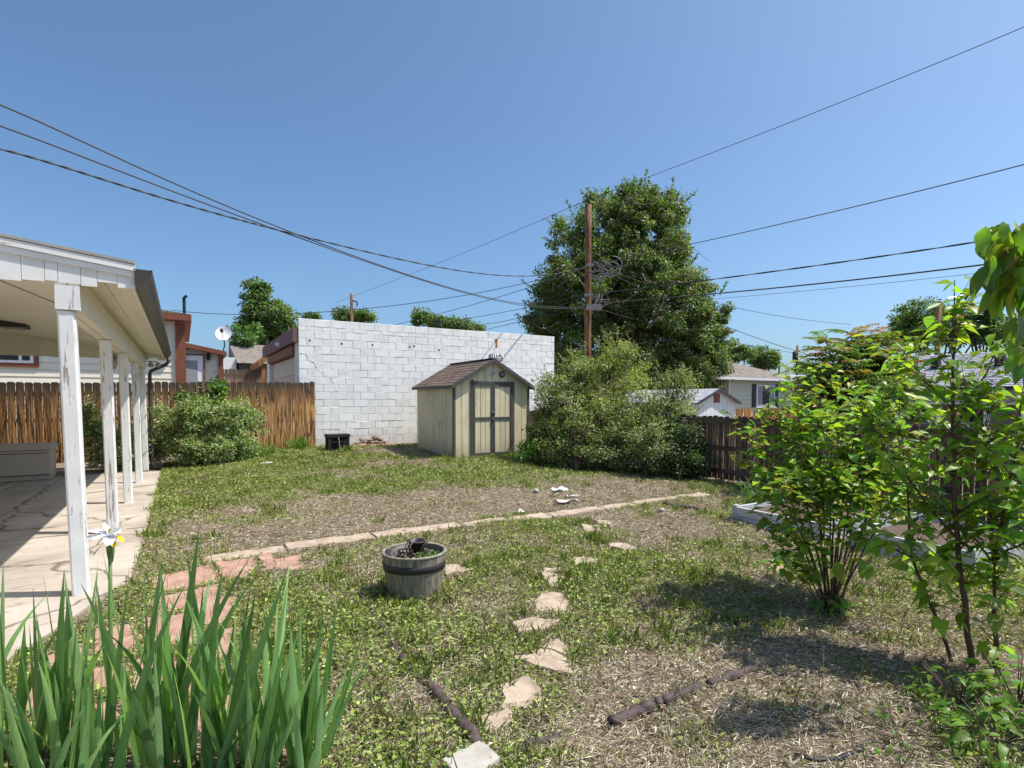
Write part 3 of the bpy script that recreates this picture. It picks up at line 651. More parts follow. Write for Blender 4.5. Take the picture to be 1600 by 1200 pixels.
# right fence
fr = root('low_fence', (8.95, 6, 0), 'low dark dog ear picket fence with rails behind the saplings', 'fence')
var = []
for k in range(6):
    me = dogear(.122 + random.uniform(-.006, .002), 1.22 + random.uniform(-.012, .012), .018, 'y').mesh('board'); me.materials.append(M['fence_r']); var.append(me)
y = .9; i = 0
def ftop(y): return 1.13 + .06 * max(0, min(1, (y - 3.2) / 3.9))
while y < 15.2:
    wv = random.uniform(.75, 1.35)
    share('board', var[i % 6], (8.965 + random.uniform(-.003, .003), y, ftop(y) - 1.22 + random.uniform(-.01, .01)), fr, 0, (wv, wv * random.uniform(.93, 1), wv * .92)); y += .1315; i += 1
for dz in (.10, .55, 1.06):
    ya = .8
    while ya < 15.2:
        yb = min(ya + 2.4, 15.25); za, zb = ftop(ya) - 1.2 + dz, ftop(yb) - 1.2 + dz
        MB().add([(8.918, ya + .002, za), (8.958, ya + .002, za), (8.958, yb - .002, zb), (8.918, yb - .002, zb), (8.918, ya + .002, za + .085), (8.958, ya + .002, za + .085), (8.958, yb - .002, zb + .085), (8.918, yb - .002, zb + .085)],
                 [(0, 3, 2, 1), (4, 5, 6, 7), (0, 1, 5, 4), (1, 2, 6, 5), (2, 3, 7, 6), (3, 0, 4, 7)]).build('rail', 'fence_rail', fr); ya = yb
for y in (1.0, 3.32, 5.55, 7.95, 10.3, 12.7, 15.1): MB().box(8.82, 8.915, y - .047, y + .047, -.3, ftop(y) - .05).build('post', 'fence_rail', fr)
# neighbour's leaning fence beyond it
ff = root('reed_fence', (17, 12.6, -.3), 'sunlit orange brown fence in front of the pale green house', 'fence')
me = dogear(.11, 1.55, .02, 'x').mesh('board'); me.materials.append(M['fence_far'])
x = 14.3; i = 0
while x < 20.6:
    wv = random.uniform(.8, 1.5); o = share('board', me, (x, 12.6, -.36 + random.uniform(-.02, .02)), ff, 0, (wv, wv, wv)); o.rotation_euler = (0, R_(random.uniform(2, 7)), 0); x += .118
MB().box(14.2, 20.7, 12.625, 12.66, .2, .29).build('rail', 'fence_rail', ff); MB().box(14.2, 20.7, 12.625, 12.66, .8, .89).build('rail', 'fence_rail', ff)

# ================================================================== PORCH (patio roof) and house
PX = -.72
po = root('patio_cover', (PX, 9.7, 0), 'white patio roof on peeling square posts at the left', 'patio cover')
for y in (5.316, 7.6, 9.68, 12.0, 14.05):
    h = .054; b = .012; z1 = 2.165; mb = MB()
    oc = [(-h + b, -h), (h - b, -h), (h, -h + b), (h, h - b), (h - b, h), (-h + b, h), (-h, h - b), (-h, -h + b)]; lean = -.035 if y < 6 else -.02
    m = 8; lv = 5; vs = []
    for j in range(lv):
        zz = .004 + (z1 - .004) * j / (lv - 1); vs += [(PX + a * random.uniform(.97, 1.03) + lean * (zz / z1) + .02, y + bb * random.uniform(.97, 1.03), zz) for a, bb in oc]
    mb.add(vs, [(j * m + k, j * m + (k + 1) % m, (j + 1) * m + (k + 1) % m, (j + 1) * m + k) for j in range(lv - 1) for k in range(m)] + [tuple(range((lv - 1) * m, lv * m))])
    mb.build('post', 'whitepost', po)
MB().box(PX - .072, PX - .003, 5.264, 14.12, 2.17, 2.42).build('beam', 'cream_beam', po)
MB().box(PX + .003, PX + .072, 5.2642, 14.118, 2.172, 2.418).build('beam', 'cream_beam', po)
MB().box(PX - .074, PX + .074, 5.250, 5.262, 2.175, 2.352).build('beam_end_cap', 'whitepost', po)
def rz(x): return 2.555 + .125 * (-.30 - x)          # top of roof sheathing
XE, XH, YN, YF = -.305, -4.3, 5.272, 14.14
MB().add([(XE, YN, rz(XE)), (XH, YN, rz(XH)), (XH, YF, rz(XH)), (XE, YF, rz(XE)), (XE, YN, rz(XE) - .03), (XH, YN, rz(XH) - .03), (XH, YF, rz(XH) - .03), (XE, YF, rz(XE) - .03)],
         [(3, 2, 1, 0), (4, 5, 6, 7), (0, 1, 5, 4), (1, 2, 6, 5), (2, 3, 7, 6), (3, 0, 4, 7)]).build('roof', 'sh_tan', po)
y = YN + .03; k = 0
for yb in (6.35, 7.57, 8.79, 10.01, 11.23, 12.45, 13.67, YF - .03):
    for (xa, xb) in ((XE - .02, PX - .0), (PX - .0, -2.4), (-2.4, XH + .02)):
        MB().add([(xa - .004, y + .004, rz(xa) - .10), (xb + .004, y + .004, rz(xb) - .10), (xb + .004, yb - .004, rz(xb) - .10), (xa - .004, yb - .004, rz(xa) - .10), (xa - .004, y + .004, rz(xa) - .088), (xb + .004, y + .004, rz(xb) - .088), (xb + .004, yb - .004, rz(xb) - .088), (xa - .004, yb - .004, rz(xa) - .088)],
                 [(0, 1, 2, 3), (7, 6, 5, 4), (0, 4, 5, 1), (1, 5, 6, 2), (2, 6, 7, 3), (3, 7, 4, 0)]).build('ceiling_panel', 'cream_ceiling', po)
    y = yb
for xx in (-.90, -.55, -2.4):   # battens along the panel joints
    MB().box(xx - .012, xx + .012, YN + .05, YF - .05, rz(xx) - .118, rz(xx) - .103).build('batten', 'cream_beam', po)
MB().box(XE - .02, XE, YN, YF, rz(XE) - .19, rz(XE) - .035).build('fascia', 'cream_beam', po)
def rake(y0, y1, mat, z_hi, z_lo, name):
    MB().add([(XE + .012, y0, rz(XE) + z_hi), (XH, y0, rz(XH) + z_hi), (XH, y1, rz(XH) + z_hi), (XE + .012, y1, rz(XE) + z_hi), (XE + .012, y0, rz(XE) + z_lo), (XH, y0, rz(XH) + z_lo), (XH, y1, rz(XH) + z_lo), (XE + .012, y1, rz(XE) + z_lo)],
             [(3, 2, 1, 0), (4, 5, 6, 7), (0, 1, 5, 4), (1, 2, 6, 5), (2, 3, 7, 6), (3, 0, 4, 7)]).build(name, mat, po)
rake(YN - .046, YN - .022, 'whitetrim', -.004, -.052, 'rake_trim'); rake(YN - .034, YN - .004, 'whitetrim', -.055, -.10, 'rake_trim')
rake(YN - .052, YN + .10, 'roofmetal', .022, .001, 'roof_edge')
for (ya, seq) in ((YN - .018, (.115, .125, .10, .135, .075, .13, .15, .145)), (YF - .02, None)):
    x = XE + .008; i = 0
    while x > XH + .1:
        wd = seq[i] if seq and i < len(seq) else random.uniform(.11, .17); zb = 2.36 + random.uniform(-.012, .012) + (.03 if i in (1, 4) else 0)
        MB().add([(x - .002, ya, zb), (x - .002, ya + .016, zb), (x - wd + .002, ya + .016, zb), (x - wd + .002, ya, zb), (x - .002, ya, rz(x) - .07), (x - .002, ya + .016, rz(x) - .07), (x - wd + .002, ya + .016, rz(x - wd) - .07), (x - wd + .002, ya, rz(x - wd) - .07)],
                 [(0, 1, 2, 3), (7, 6, 5, 4), (0, 4, 5, 1), (1, 5, 6, 2), (2, 6, 7, 3), (3, 7, 4, 0)]).build('fringe_board', 'whiteboard' if seq else 'cream_beam', po); x -= wd; i += 1
# gutter: K profile along the eave, downspout at the far end
gx, gz0 = XE + .004, rz(XE) - .155
prof = [(0, .125), (0, 0), (.055, 0), (.075, .035), (.105, .075), (.118, .105), (.118, .122), (.108, .122), (.108, .108), (.096, .08), (.066, .042), (.05, .008), (.006, .008), (.006, .125)]
gt = MB().prism([(gx + a, YN - .05, gz0 + b) for a, b in prof], (0, 0, 0), (0, YF - YN + .08, 0)).build('gutter', 'gutter', po)
MB().prism([(gx + .0005 + a * .97, YN - .045, gz0 + .0005 + b * .97) for a, b in prof[:7]], (0, 0, 0), (0, .004, 0)).build('end_cap', 'gutter', gt)
dsx = gx + .06; MB().tube([(dsx, YF - .05, gz0 + .01), (dsx, YF - .05, gz0 - .07), (dsx - .04, YF - .03, gz0 - .13), (PX + .15, YF + .02, gz0 - .28), (PX + .13, YF + .03, gz0 - .36), (PX + .13, YF + .03, .12), (PX + .18, YF - .03, .05), (PX + .62, YF + .0, .045)], .036, 8).build('downspout', 'gutter', po, True)
# fixtures
p = at(22, 521, 8.6); zc = rz(p[0]) - .10
fx = MB().box(p[0] - .17, p[0] + .17, p[1] - .17, p[1] + .17, zc - .075, zc - .003).build('ceiling_light', 'darkmetal', po)
MB().box(p[0] - .13, p[0] + .13, p[1] - .13, p[1] + .13, zc - .09, zc - .076).build('diffuser', 'curtain', fx)
p = at(171, 566, 9.0); MB().lathe((p[0], p[1], p[2] - .12), [(0, 0), (.09, .01), (.11, .1), (.1, .22), (.05, .27), (.012, .28), (.012, .5)], 16).build('hanging_lantern', 'roofmetal', po, True)
for dx in (-.06, .07):
    c = (PX + .22 + dx, YF + .05, 2.27); mb = MB().tube([(PX + .05, YF + .02, 2.33), (PX + .2 + dx, YF + .05, 2.33), c], .012, 6); mb.lathe((c[0], c[1] - .05, c[2] - .02), [(0, -.06), (.055, -.055), (.03, .06), (0, .07)], 12, 'y'); mb.build('flood_light', 'roofmetal', po, True)
mb = MB(); mb.tube([(-1.6, 5.5, rz(-1.6) - .115), (-1.25, 6.2, rz(-1.25) - .19), (-.95, 7.2, rz(-1) - .22), (-.82, 7.9, rz(-.8) - .14)], .006, 5); mb.build('cable', 'wire_grey', po, True)
# the house the patio roof leans on (left of the frame)
ho = root('house', (-4.32, 9, 0), 'cream sided house carrying the patio roof beyond the left edge', 'house')
MB().box(-9.5, -4.32, 2.2, 14.2, -.2, 3.0).build('wall', 'cream_siding', ho)
MB().prism([(-4.0, 2.0, 3.02), (-6.9, 2.0, 4.4), (-9.8, 2.0, 3.02)], (0, 0, 0), (0, 12.4, 0)).build('roof', 'sh_tan', ho)
for k in range(16): MB().box(-4.318, -4.304, 2.21, 14.19, -.05 + k * .19, .132 + k * .19).build('siding_board', 'cream_siding', ho)
MB().tube([(-4.5, 7.4, 3.0), (-4.5, 7.4, 5.55)], .03, 8).build('service_mast', 'metal', ho)

# deck box
p0 = gp(80, 750); bx1 = p0[0]; by0 = p0[1]
db = root('deck_box', (bx1 - .6, by0 + .3, 0), 'taupe plastic storage box standing at the back of the patio', 'storage box')
MB().prism([(bx1 - 1.28, by0 + .01, .01), (bx1 - .02, by0 + .01, .01), (bx1, by0 - .02, .56), (bx1 - 1.3, by0 - .02, .56)], (0, 0, 0), (0, .6, 0)).build('bin', 'taupe', db)
MB().prism([(bx1 - 1.33, by0 - .05, .57), (bx1 + .03, by0 - .05, .57), (bx1 + .03, by0 - .05, .62), (bx1, by0 - .03, .665), (bx1 - 1.3, by0 - .03, .665), (bx1 - 1.33, by0 - .05, .62)], (0, 0, 0), (0, .68, 0)).build('lid', 'taupe', db)
for zz in (.09, .50): MB().box(bx1 - 1.29, bx1 - .012, by0 - .022, by0 + .008, zz, zz + .012).build('rib', 'gutter', db)

# ================================================================== NEIGHBOURS ON THE LEFT
nh = root('neighbour_house', (-3, 22, .3), 'cream house with red brown corner post beyond the left fence', 'house')
wl = MB().box(-9, -.16, 22.0, 29, -.2, 4.15).build('wall', 'cream_siding', nh)
for k in range(15): MB().add([(-9, 21.975, .9 + k * .22), (-.17, 21.975, .9 + k * .22), (-.17, 21.995, 1.115 + k * .22), (-9, 21.995, 1.115 + k * .22), (-9, 21.999, .9 + k * .22), (-.17, 21.999, .9 + k * .22)], [(0, 1, 2, 3), (0, 4, 5, 1)]).build('siding_board', 'cream_siding', nh)
MB().box(-.155, .13, 21.9, 22.15, 0, 4.1).build('corner_post', 'brown_trim', nh)
MB().prism([(-9.3, 21.5, 4.16), (.32, 21.5, 4.16), (.32, 21.5, 4.36), (-9.3, 21.5, 4.36)], (0, 0, 0), (0, 8, 0)).build('roof', 'brown_trim', nh)
MB().prism([(-9.3, 21.5, 4.37), (.30, 21.5, 4.37), (-4.3, 21.5, 4.9)], (0, 0, 0), (0, 8, 0)).build('roof_ridge', 'sh_tan', nh)
wa, wb = ony(-30, 548, 21.95), ony(61, 574, 21.95)
wd = MB().box(wa[0], wb[0], 21.93, 21.97, wb[2], wa[2] + .8).build('window', 'brown_trim', nh)
MB().box(wa[0], wb[0] - .12, 21.915, 21.929, wb[2] + .12, wa[2] + .7).build('frame', 'white', wd)
c = (wa[0] + wb[0]) / 2 + .25; MB().box(wa[0] + .05, c - .06, 21.905, 21.914, wb[2] + .2, wa[2] + .6).build('pane', 'glass', wd); MB().box(c + .02, wb[0] - .2, 21.905, 21.914, wb[2] + .2, wa[2] + .6).build('pane', 'glass', wd)
MB().tube([(.12, 21.8, 4.3), (.12, 21.8, 4.95), (.2, 21.75, 5.02)], .05, 8).build('service_mast', 'darkmetal', nh)
nx = root('neighbour_addition', (.6, 22.2, .3), 'small lean to with white storm door beside the red brown post', 'extension')
ax0, ax1 = .14, 1.22; zl, zr = float(ony(284, 536, 22.2)[2]), float(ony(350, 549, 22.2)[2])
MB().prism([(ax0, 22.2, 0), (ax1, 22.2, 0), (ax1, 22.2, zr - .15), (ax0, 22.2, zl - .15)], (0, 0, 0), (0, 4, 0)).build('wall', 'cream_siding', nx)
for k in range(12):
    zz = .9 + k * .2
    if zz + .19 < zr - .15: MB().add([(ax0 + .78, 22.175, zz), (ax1 - .1, 22.175, zz), (ax1 - .1, 22.195, zz + .19), (ax0 + .78, 22.195, zz + .19), (ax0 + .78, 22.199, zz), (ax1 - .1, 22.199, zz)], [(0, 1, 2, 3), (0, 4, 5, 1)]).build('siding_board', 'cream_siding', nx)
MB().prism([(ax0 - .02, 21.95, zl - .16), (ax1 + .16, 21.95, zr - .17), (ax1 + .16, 21.95, zr - .02), (ax0 - .02, 21.95, zl)], (0, 0, 0), (0, 4.4, 0)).build('roof', 'brown_trim', nx)
MB().box(ax1 - .1, ax1 + .05, 22.06, 22.19, 0, zr - .18).build('corner_post', 'brown_trim', nx)
da, db2 = ony(280, 556, 22.15)[0], ony(317, 556, 22.15)[0]; dz = float(ony(300, 555, 22.15)[2])
dr = MB().box(da, db2, 22.13, 22.19, .4, dz).build('door', 'white', nx); MB().box(da + .17, db2 - .17, 22.12, 22.129, 1.2, dz - .18).build('pane', 'curtain', dr)
MB().box(db2 + .003, db2 + .05, 22.1, 22.19, .4, dz + .05).build('door_jamb', 'brown_trim', nx); MB().box(da - .05, db2, 22.1, 22.19, dz + .003, dz + .05).build('door_jamb', 'brown_trim', nx)
p = ony(325.5, 557, 22.0); mb = MB().lathe((p[0], 22.1, p[2] - .14), [(0, 0), (.05, .02), (.075, .16), (.08, .2), (.02, .28), (0, .3)], 10); mb.build('wall_lantern', 'darkmetal', nx)
# satellite dish on a mast
dsd = 21.0; p = at(349.5, 521, dsd); sd = root('satellite_dish', (p[0], p[1], .5), 'round white satellite dish on a thin mast above the fence', 'satellite dish')
ax = Vector((-.25, -.9, .38)).normalized(); u = ax.cross(Vector((0, 0, 1))).normalized(); v = u.cross(ax); mb = MB(); n = 24; vs = []
for j in range(5):
    rr = .28 * j / 4
    for k in range(n): vs.append(Vector(p) + (u * math.cos(2 * math.pi * k / n) + v * math.sin(2 * math.pi * k / n) * 1.08) * rr + ax * (rr * rr * .9 - .05))
mb.add(vs + [q - ax * .012 for q in vs], [(j * n + k, (j + 1) * n + k, (j + 1) * n + (k + 1) % n, j * n + (k + 1) % n) for j in range(4) for k in range(n)] + [(5 * n + j * n + k, 5 * n + j * n + (k + 1) % n, 5 * n + (j + 1) * n + (k + 1) % n, 5 * n + (j + 1) * n + k) for j in range(4) for k in range(n)])
mb.build('dish', 'white', sd, True)
f0 = Vector(p) + ax * .34 - Vector((0, 0, .06)); MB().tube([Vector(p) - v * .28, f0 - Vector((0, 0, .05))], .014, 6).build('feed_arm', 'metal', sd)
MB().obox(f0, u * .045, v * .05, ax * .06).build('feed_horn', 'darkmetal', sd)
MB().tube([(p[0] + .0, p[1] + .06, p[2] - .1), (p[0] + .03, p[1] + .08, p[2] - .45), (p[0] - .05, p[1] + .1, p[2] - .75), (p[0] - .05, p[1] + .1, .4)], .022, 7).build('mast', 'darkmetal', sd)
# grey roofed house, its fences and the porch post beside the garage
gb = root('far_house', (2, 31, .4), 'slate house with grey brown shingle roof between dish and garage', 'house')
a, b = ony(360, 567, 30), ony(425, 567, 30); t = ony(366, 536, 32.5)
MB().box(a[0] + .4, b[0] + 6, 30.3, 38, 0, a[2]).build('wall', 'slate', gb)
MB().add([(a[0] + .3, 29.8, a[2]), (b[0] + 6, 29.8, a[2]), (b[0] + 6, 33, t[2]), (a[0] + .15, 33, t[2]), (a[0] + .3, 36.5, a[2]), (b[0] + 6, 36.5, a[2])], [(0, 1, 2, 3), (3, 2, 5, 4), (0, 3, 4), (1, 5, 2)]).build('roof', 'sh_tan', gb)
MB().box(a[0] - .9, a[0] + .3, 30.5, 36, 0, a[2] + .3).build('side_wall', 'white_siding', gb)
bf = root('back_fence', (1.9, 25.5, .4), 'weathered dark fence in the gap left of the garage', 'fence')
me = dogear(.13, 1.5, .02, 'x').mesh('board'); me.materials.append(M['fence_r']); x = 1.3; zt = float(ony(380, 577, 25.5)[2])
while x < 4.4: wv = random.uniform(1., 2.4); share('board', me, (x, 25.5, zt - 1.5 + random.uniform(-.02, .02)), bf, 0, (wv, wv * .95, wv * .9)); x += .14
MB().box(1.2, 4.5, 25.525, 25.56, zt - .3, zt - .21).build('rail', 'fence_rail', bf)
cpv = root('carport', (2.5, 22.6, .3), 'orange wood carport corner post and eave beside the garage', 'carport')
q0, q1 = ony(404, 570, 22.6), ony(418, 541, 22.6)
MB().prism([(q0[0], 22.6, q0[2] - .1), (q1[0] + .5, 22.6, q1[2] - .1), (q1[0] + .5, 22.6, q1[2] + .1), (q0[0], 22.6, q0[2] + .12)], (0, 0, 0), (0, 3, 0)).build('roof', 'fence_far', cpv)
MB().box(q0[0] + .12, q0[0] + .24, 22.7, 22.82, 0, q0[2] - .02).build('post', 'fence_far', cpv)

# ================================================================== NEIGHBOURS ON THE RIGHT
gh_ = root('pale_green_house', (24, 17.6, -.4), 'pale green house with brown hip roof and charcoal window shutters', 'house')
HY = 17.6; hx0 = float(ony(1138, 600, HY)[0]); hx1 = float(ony(1241, 600, HY)[0]); ez = float(ony(1190, 592, HY)[2])
MB().box(hx0, hx1, HY, HY + 7, -.6, ez).build('wall', 'green_siding', gh_)
MB().box(hx0 - 2.2, hx0, HY + .9, HY + 7, -.6, ez).build('wall', 'green_siding', gh_)
xv = float(ony(1214, 600, HY)[0])
for k in range(12):
    z0 = ez - .2 - k * .21; MB().add([(hx0 + .1, HY - .028, z0), (xv, HY - .028, z0), (xv, HY - .004, z0 + .2), (hx0 + .1, HY - .004, z0 + .2), (hx0 + .1, HY - .001, z0), (xv, HY - .001, z0)], [(0, 1, 2, 3), (0, 4, 5, 1)]).build('siding_board', 'green_siding', gh_)
x = xv + .02
while x < hx1 - .05: MB().box(x, min(x + .14, hx1 - .02), HY - .02, HY - .001, -.5, ez - .01).build('siding_board', 'green_siding', gh_); x += .155
MB().box(hx0, hx0 + .09, HY - .035, HY - .001, -.5, ez).build('corner_trim', 'white_siding', gh_)
e = ez; ov = .35; rzp = float(ony(1165, 558, HY + 3.6)[2])
MB().add([(hx0 - 2.5, HY - ov, e), (hx1 + ov, HY - ov, e), (hx1 + ov, HY + 7.4, e), (hx0 - 2.5, HY + 7.4, e), (hx0 - 1, HY + 3.6, rzp), (hx1 - 3.2, HY + 3.6, rzp)], [(0, 1, 5, 4), (1, 2, 5), (2, 3, 4, 5), (3, 0, 4), (3, 2, 1, 0)]).build('roof', 'sh_tan', gh_)
MB().box(hx0 - 2.5, hx1 + ov, HY - ov - .08, HY - ov - .002, e - .1, e + .02).build('gutter', 'white_siding', gh_)
a, b = ony(1181, 601, HY), ony(1209, 635, HY)
wi = MB().box(a[0], b[0], HY - .06, HY - .029, b[2], a[2]).build('window', 'white', gh_)
tw = (b[0] - a[0]); 
for (u0, u1, m) in ((.07, .27, 'curtain'), (.30, .70, 'glass'), (.73, .93, 'curtain')): MB().box(a[0] + tw * u0, a[0] + tw * u1, HY - .07, HY - .061, b[2] + .1, a[2] - .08).build('pane', m, wi)
MB().box(a[0] - .05, b[0] + .05, HY - .1, HY - .061, b[2] - .06, b[2] - .001).build('sill', 'white', wi)
for (u0, u1) in ((1174.5, 1180.5), (1209.5, 1215)):
    s0, s1 = ony(u0, 600, HY)[0], ony(u1, 600, HY)[0]; sh = MB().box(s0, s1, HY - .05, HY - .03, b[2] - .03, a[2] + .03).build('shutter', 'shutter', gh_)
    for k in range(9): zz = b[2] + .02 + k * (a[2] - b[2] - .06) / 9; MB().box(s0 + .03, s1 - .03, HY - .06, HY - .051, zz, zz + .06).build('slat', 'shutter', sh)
a, b = ony(1113, 599, HY + .9), ony(1133, 618, HY + .9)
w2 = MB().box(a[0], b[0], HY + .86, HY + .899, b[2], a[2]).build('window', 'shutter', gh_); MB().box(a[0] + .08, b[0] - .08, HY + .85, HY + .859, b[2] + .08, a[2] - .08).build('pane', 'glass', w2)
# small white shed
ws = root('white_shed', (14, 11.4, -.2), 'small white gabled shed with grey roof behind the low fence', 'shed')
WY = 11.4; w0, w1 = float(ony(1086, 628, WY)[0]), float(ony(1151, 628, WY)[0]); we = float(ony(1100, 628, WY)[2]); wp = float(ony(1120, 607, WY)[2]); wm = (w0 + w1) / 2
MB().prism([(w0 + .1, WY, -.3), (w1 - .1, WY, -.3), (w1 - .1, WY, we), (wm, WY, wp - .05), (w0 + .1, WY, we)], (0, 0, 0), (0, 3.6, 0)).build('wall', 'white_siding', ws)
for k in range(9):
    xa = w0 + .12 + (w1 - w0 - .24) * k / 9; xb = w0 + .12 + (w1 - w0 - .24) * (k + 1) / 9; zz = lambda q: wp - .08 - (wp - we) * abs(q - wm) / (wm - w0)
    MB().prism([(xa + .006, WY - .015, -.3), (xb - .006, WY - .015, -.3), (xb - .006, WY - .015, zz(xb)), (xa + .006, WY - .015, zz(xa))], (0, 0, 0), (0, .014, 0)).build('plank', 'white_siding', ws)
for s in (-1, 1):
    xe = wm + s * (wm - w0 + .04); ze = we - .02
    MB().add([(xe, WY - .12, ze), (wm, WY - .12, wp), (wm, WY + 3.75, wp), (xe, WY + 3.75, ze), (xe, WY - .12, ze - .05), (wm, WY - .12, wp - .05), (wm, WY + 3.75, wp - .05), (xe, WY + 3.75, ze - .05)], [(0, 1, 2, 3), (7, 6, 5, 4), (0, 4, 5, 1), (1, 5, 6, 2), (2, 6, 7, 3), (3, 7, 4, 0)]).build('roof', 'sh_grey', ws)
    MB().add([(xe, WY - .15, ze + .005), (wm, WY - .15, wp + .005), (wm, WY - .122, wp + .005), (xe, WY - .122, ze + .005), (xe, WY - .15, ze - .07), (wm, WY - .15, wp - .07), (wm, WY - .122, wp - .07), (xe, WY - .122, ze - .07)], [(0, 1, 2, 3), (7, 6, 5, 4), (0, 4, 5, 1), (1, 5, 6, 2), (2, 6, 7, 3), (3, 7, 4, 0)]).build('rake_trim', 'shutter', ws)
p = ony(1119, 622, WY); vv = MB().box(p[0] - .13, p[0] + .13, WY - .04, WY - .016, p[2] - .14, p[2] + .14).build('gable_vent', 'brown_trim', ws)
for k in range(4): MB().box(p[0] - .11, p[0] + .11, WY - .048, WY - .041, p[2] - .12 + k * .065, p[2] - .08 + k * .065).build('slat', 'brown_trim', vv)
# grey porch house on the far right
HX = 27.0
ph = root('porch_house', (HX, 9, -.5), 'taupe house with lilac grey shingle roof and white porch posts at right', 'house')
y0, y1 = 2.5, float(onx(1300, 620, HX)[1]); ez = float(onx(1510, 606, HX)[2]); rt = float(onx(1600, 546, HX + 3.5)[2])
MB().box(HX + 1.8, HX + 8, y0, y1, -.8, ez + .1).build('wall', 'taupe_siding', ph)
ya, yb = float(onx(1395, 640, HX)[1]), float(onx(1490, 640, HX)[1])
MB().box(HX + .1, HX + 1.79, ya + .1, y1 - .02, -.8, ez - .02).build('porch_room', 'taupe_siding', ph)
MB().box(HX, HX + .22, y0, ya + .08, float(onx(1480, 632, HX)[2]), ez - .03).build('porch_beam', 'taupe_siding', ph)
MB().box(HX - .03, HX - .003, y0, y1, float(onx(1480, 630, HX)[2]) - .04, float(onx(1480, 630, HX)[2]) + .03).build('trim', 'white', ph)
for px in (1402, 1466, 1541, 1597):
    yy = float(onx(px, 640, HX)[1]); MB().box(HX + .03, HX + .17, yy - .09, yy + .09, -.8, float(onx(1480, 632, HX)[2]) - .002).build('porch_post', 'white', ph)
MB().box(HX - .4, HX - .28, y0 - .3, y1 + .3, ez - .1, ez + .03).build('gutter', 'darkmetal', ph)
rf = MB().add([(HX - .28, y0 - .3, ez), (HX - .28, y1 + .3, ez), (HX + 4, y1 - 1.5, rt), (HX + 4, y0 - .3, rt), (HX + 8.5, y1 + .3, ez), (HX + 8.5, y0 - .3, ez)], [(0, 3, 2, 1), (1, 2, 4), (2, 3, 5, 4), (0, 5, 3), (0, 1, 4, 5)]).build('roof', 'sh_grey', ph)
tabs = MB(); nr = 22
for r in range(nr):
    y = y0 - .3 - (r % 2) * .4
    while y < y1 + .2:
        wd = random.uniform(.5, .9); t0, t1 = r / nr, (r + 1) / nr + .01; f = lambda t: (HX - .28 + 4.28 * t, ez + (rt - ez) * t)
        lim = y1 + .3 - 1.8 * t1
        if y + wd < lim: tabs.add([(f(t0)[0], y, f(t0)[1] + .04), (f(t0)[0], y + wd - .03, f(t0)[1] + .04), (f(t1)[0], y + wd - .03, f(t1)[1] + .012), (f(t1)[0], y, f(t1)[1] + .012), (f(t0)[0], y, f(t0)[1]), (f(t0)[0], y + wd - .03, f(t0)[1])], [(0, 3, 2, 1), (0, 1, 5, 4)])
        y += wd
tabs.build('shingles', 'sh_grey', rf, kind='stuff')
for px, py in ((1563, 562), (1597, 566), (1462, 575)):
    p = onx(px, py, HX + 2.2); tz = ez + (rt - ez) * (2.48 / 4.28); MB().box(p[0] - .15, p[0] + .15, p[1] - .15, p[1] + .15, tz - .1, tz + .42).build('roof_vent', 'darkmetal', rf)
for px in (1440, 1520):
    p = onx(px, 645, HX + 1.78); wv_ = MB().box(HX + 1.74, HX + 1.798, p[1] - .55, p[1] + .55, p[2] - .5, p[2] + .45).build('window', 'white', ph); MB().box(HX + 1.73, HX + 1.739, p[1] - .45, p[1] + .45, p[2] - .4, p[2] + .35).build('pane', 'glass', wv_)
# low pale shed between the two houses
mg = root('blue_grey_outbuilding', (30, 24, -.5), 'low pale blue outbuilding glimpsed between the two right hand houses', 'outbuilding')
a, b = at(1245, 600, 36), at(1300, 600, 36); zz = float(at(1270, 597, 36)[2]); zt = float(at(1270, 584, 36)[2])
d = Vector(b - a); d.z = 0; L = d.length; d.normalize(); nn = Vector((d.y, -d.x, 0)) * -1
MB().obox(((a[0] + b[0]) / 2 + nn.x * 2, (a[1] + b[1]) / 2 + nn.y * 2, (zz - .8) / 2), d * (L / 2), nn * 2, (0, 0, (zz + .8) / 2)).build('wall', 'white_siding', mg)
cc = Vector(((a[0] + b[0]) / 2, (a[1] + b[1]) / 2, 0)); e1 = cc - d * (L / 2 + .3) - nn * .3; e2 = cc + d * (L / 2 + .3) - nn * .3
MB().add([(e1.x, e1.y, zz), (e2.x, e2.y, zz), *( (q.x + nn.x * 2.3, q.y + nn.y * 2.3, zt) for q in (e2, e1)), (e1.x + nn.x * 4.6, e1.y + nn.y * 4.6, zz), (e2.x + nn.x * 4.6, e2.y + nn.y * 4.6, zz)], [(0, 1, 2, 3), (3, 2, 5, 4), (0, 3, 4), (1, 5, 2)]).build('roof', 'sh_grey', mg)
q = cc - d * 1.2 - nn * .02; MB().obox((q.x, q.y, zz - 1.2), d * .45, nn * .03, (0, 0, 1.0)).build('door', 'brown_trim', mg)

# ================================================================== POLES AND WIRES
PD = 22.0; pb = at(918, 580, PD); PXY = (float(pb[0]), float(pb[1])); ptop = float(at(917, 320, PD)[2])
pl = root('utility_pole', (PXY[0], PXY[1], -.3), 'tall brown wooden utility pole in front of the big tree', 'utility pole')
MB().tube([(PXY[0], PXY[1], -.3 + (ptop + .3) * k / 8) for k in range(9)], [.15 - .03 * k / 8 for k in range(9)], 14).build('shaft', 'pole', pl, True)
MB().tube([(PXY[0], PXY[1], ptop), (PXY[0], PXY[1], ptop + .1)], .02, 6).build('top_pin', 'darkmetal', pl)
MB().lathe((PXY[0], PXY[1], ptop + .09), [(.0, 0), (.05, .0), (.06, .05), (.03, .1), (.05, .14), (0, .16)], 10).build('insulator', 'darkmetal', pl, True)
def hardware(px, py, sx, sz):
    p = at(px, py, PD - .25); MB().obox(p, tuple(Rt * sx), tuple(F_ * .08), (0, 0, sz)).build('bracket', 'wire_grey', pl)
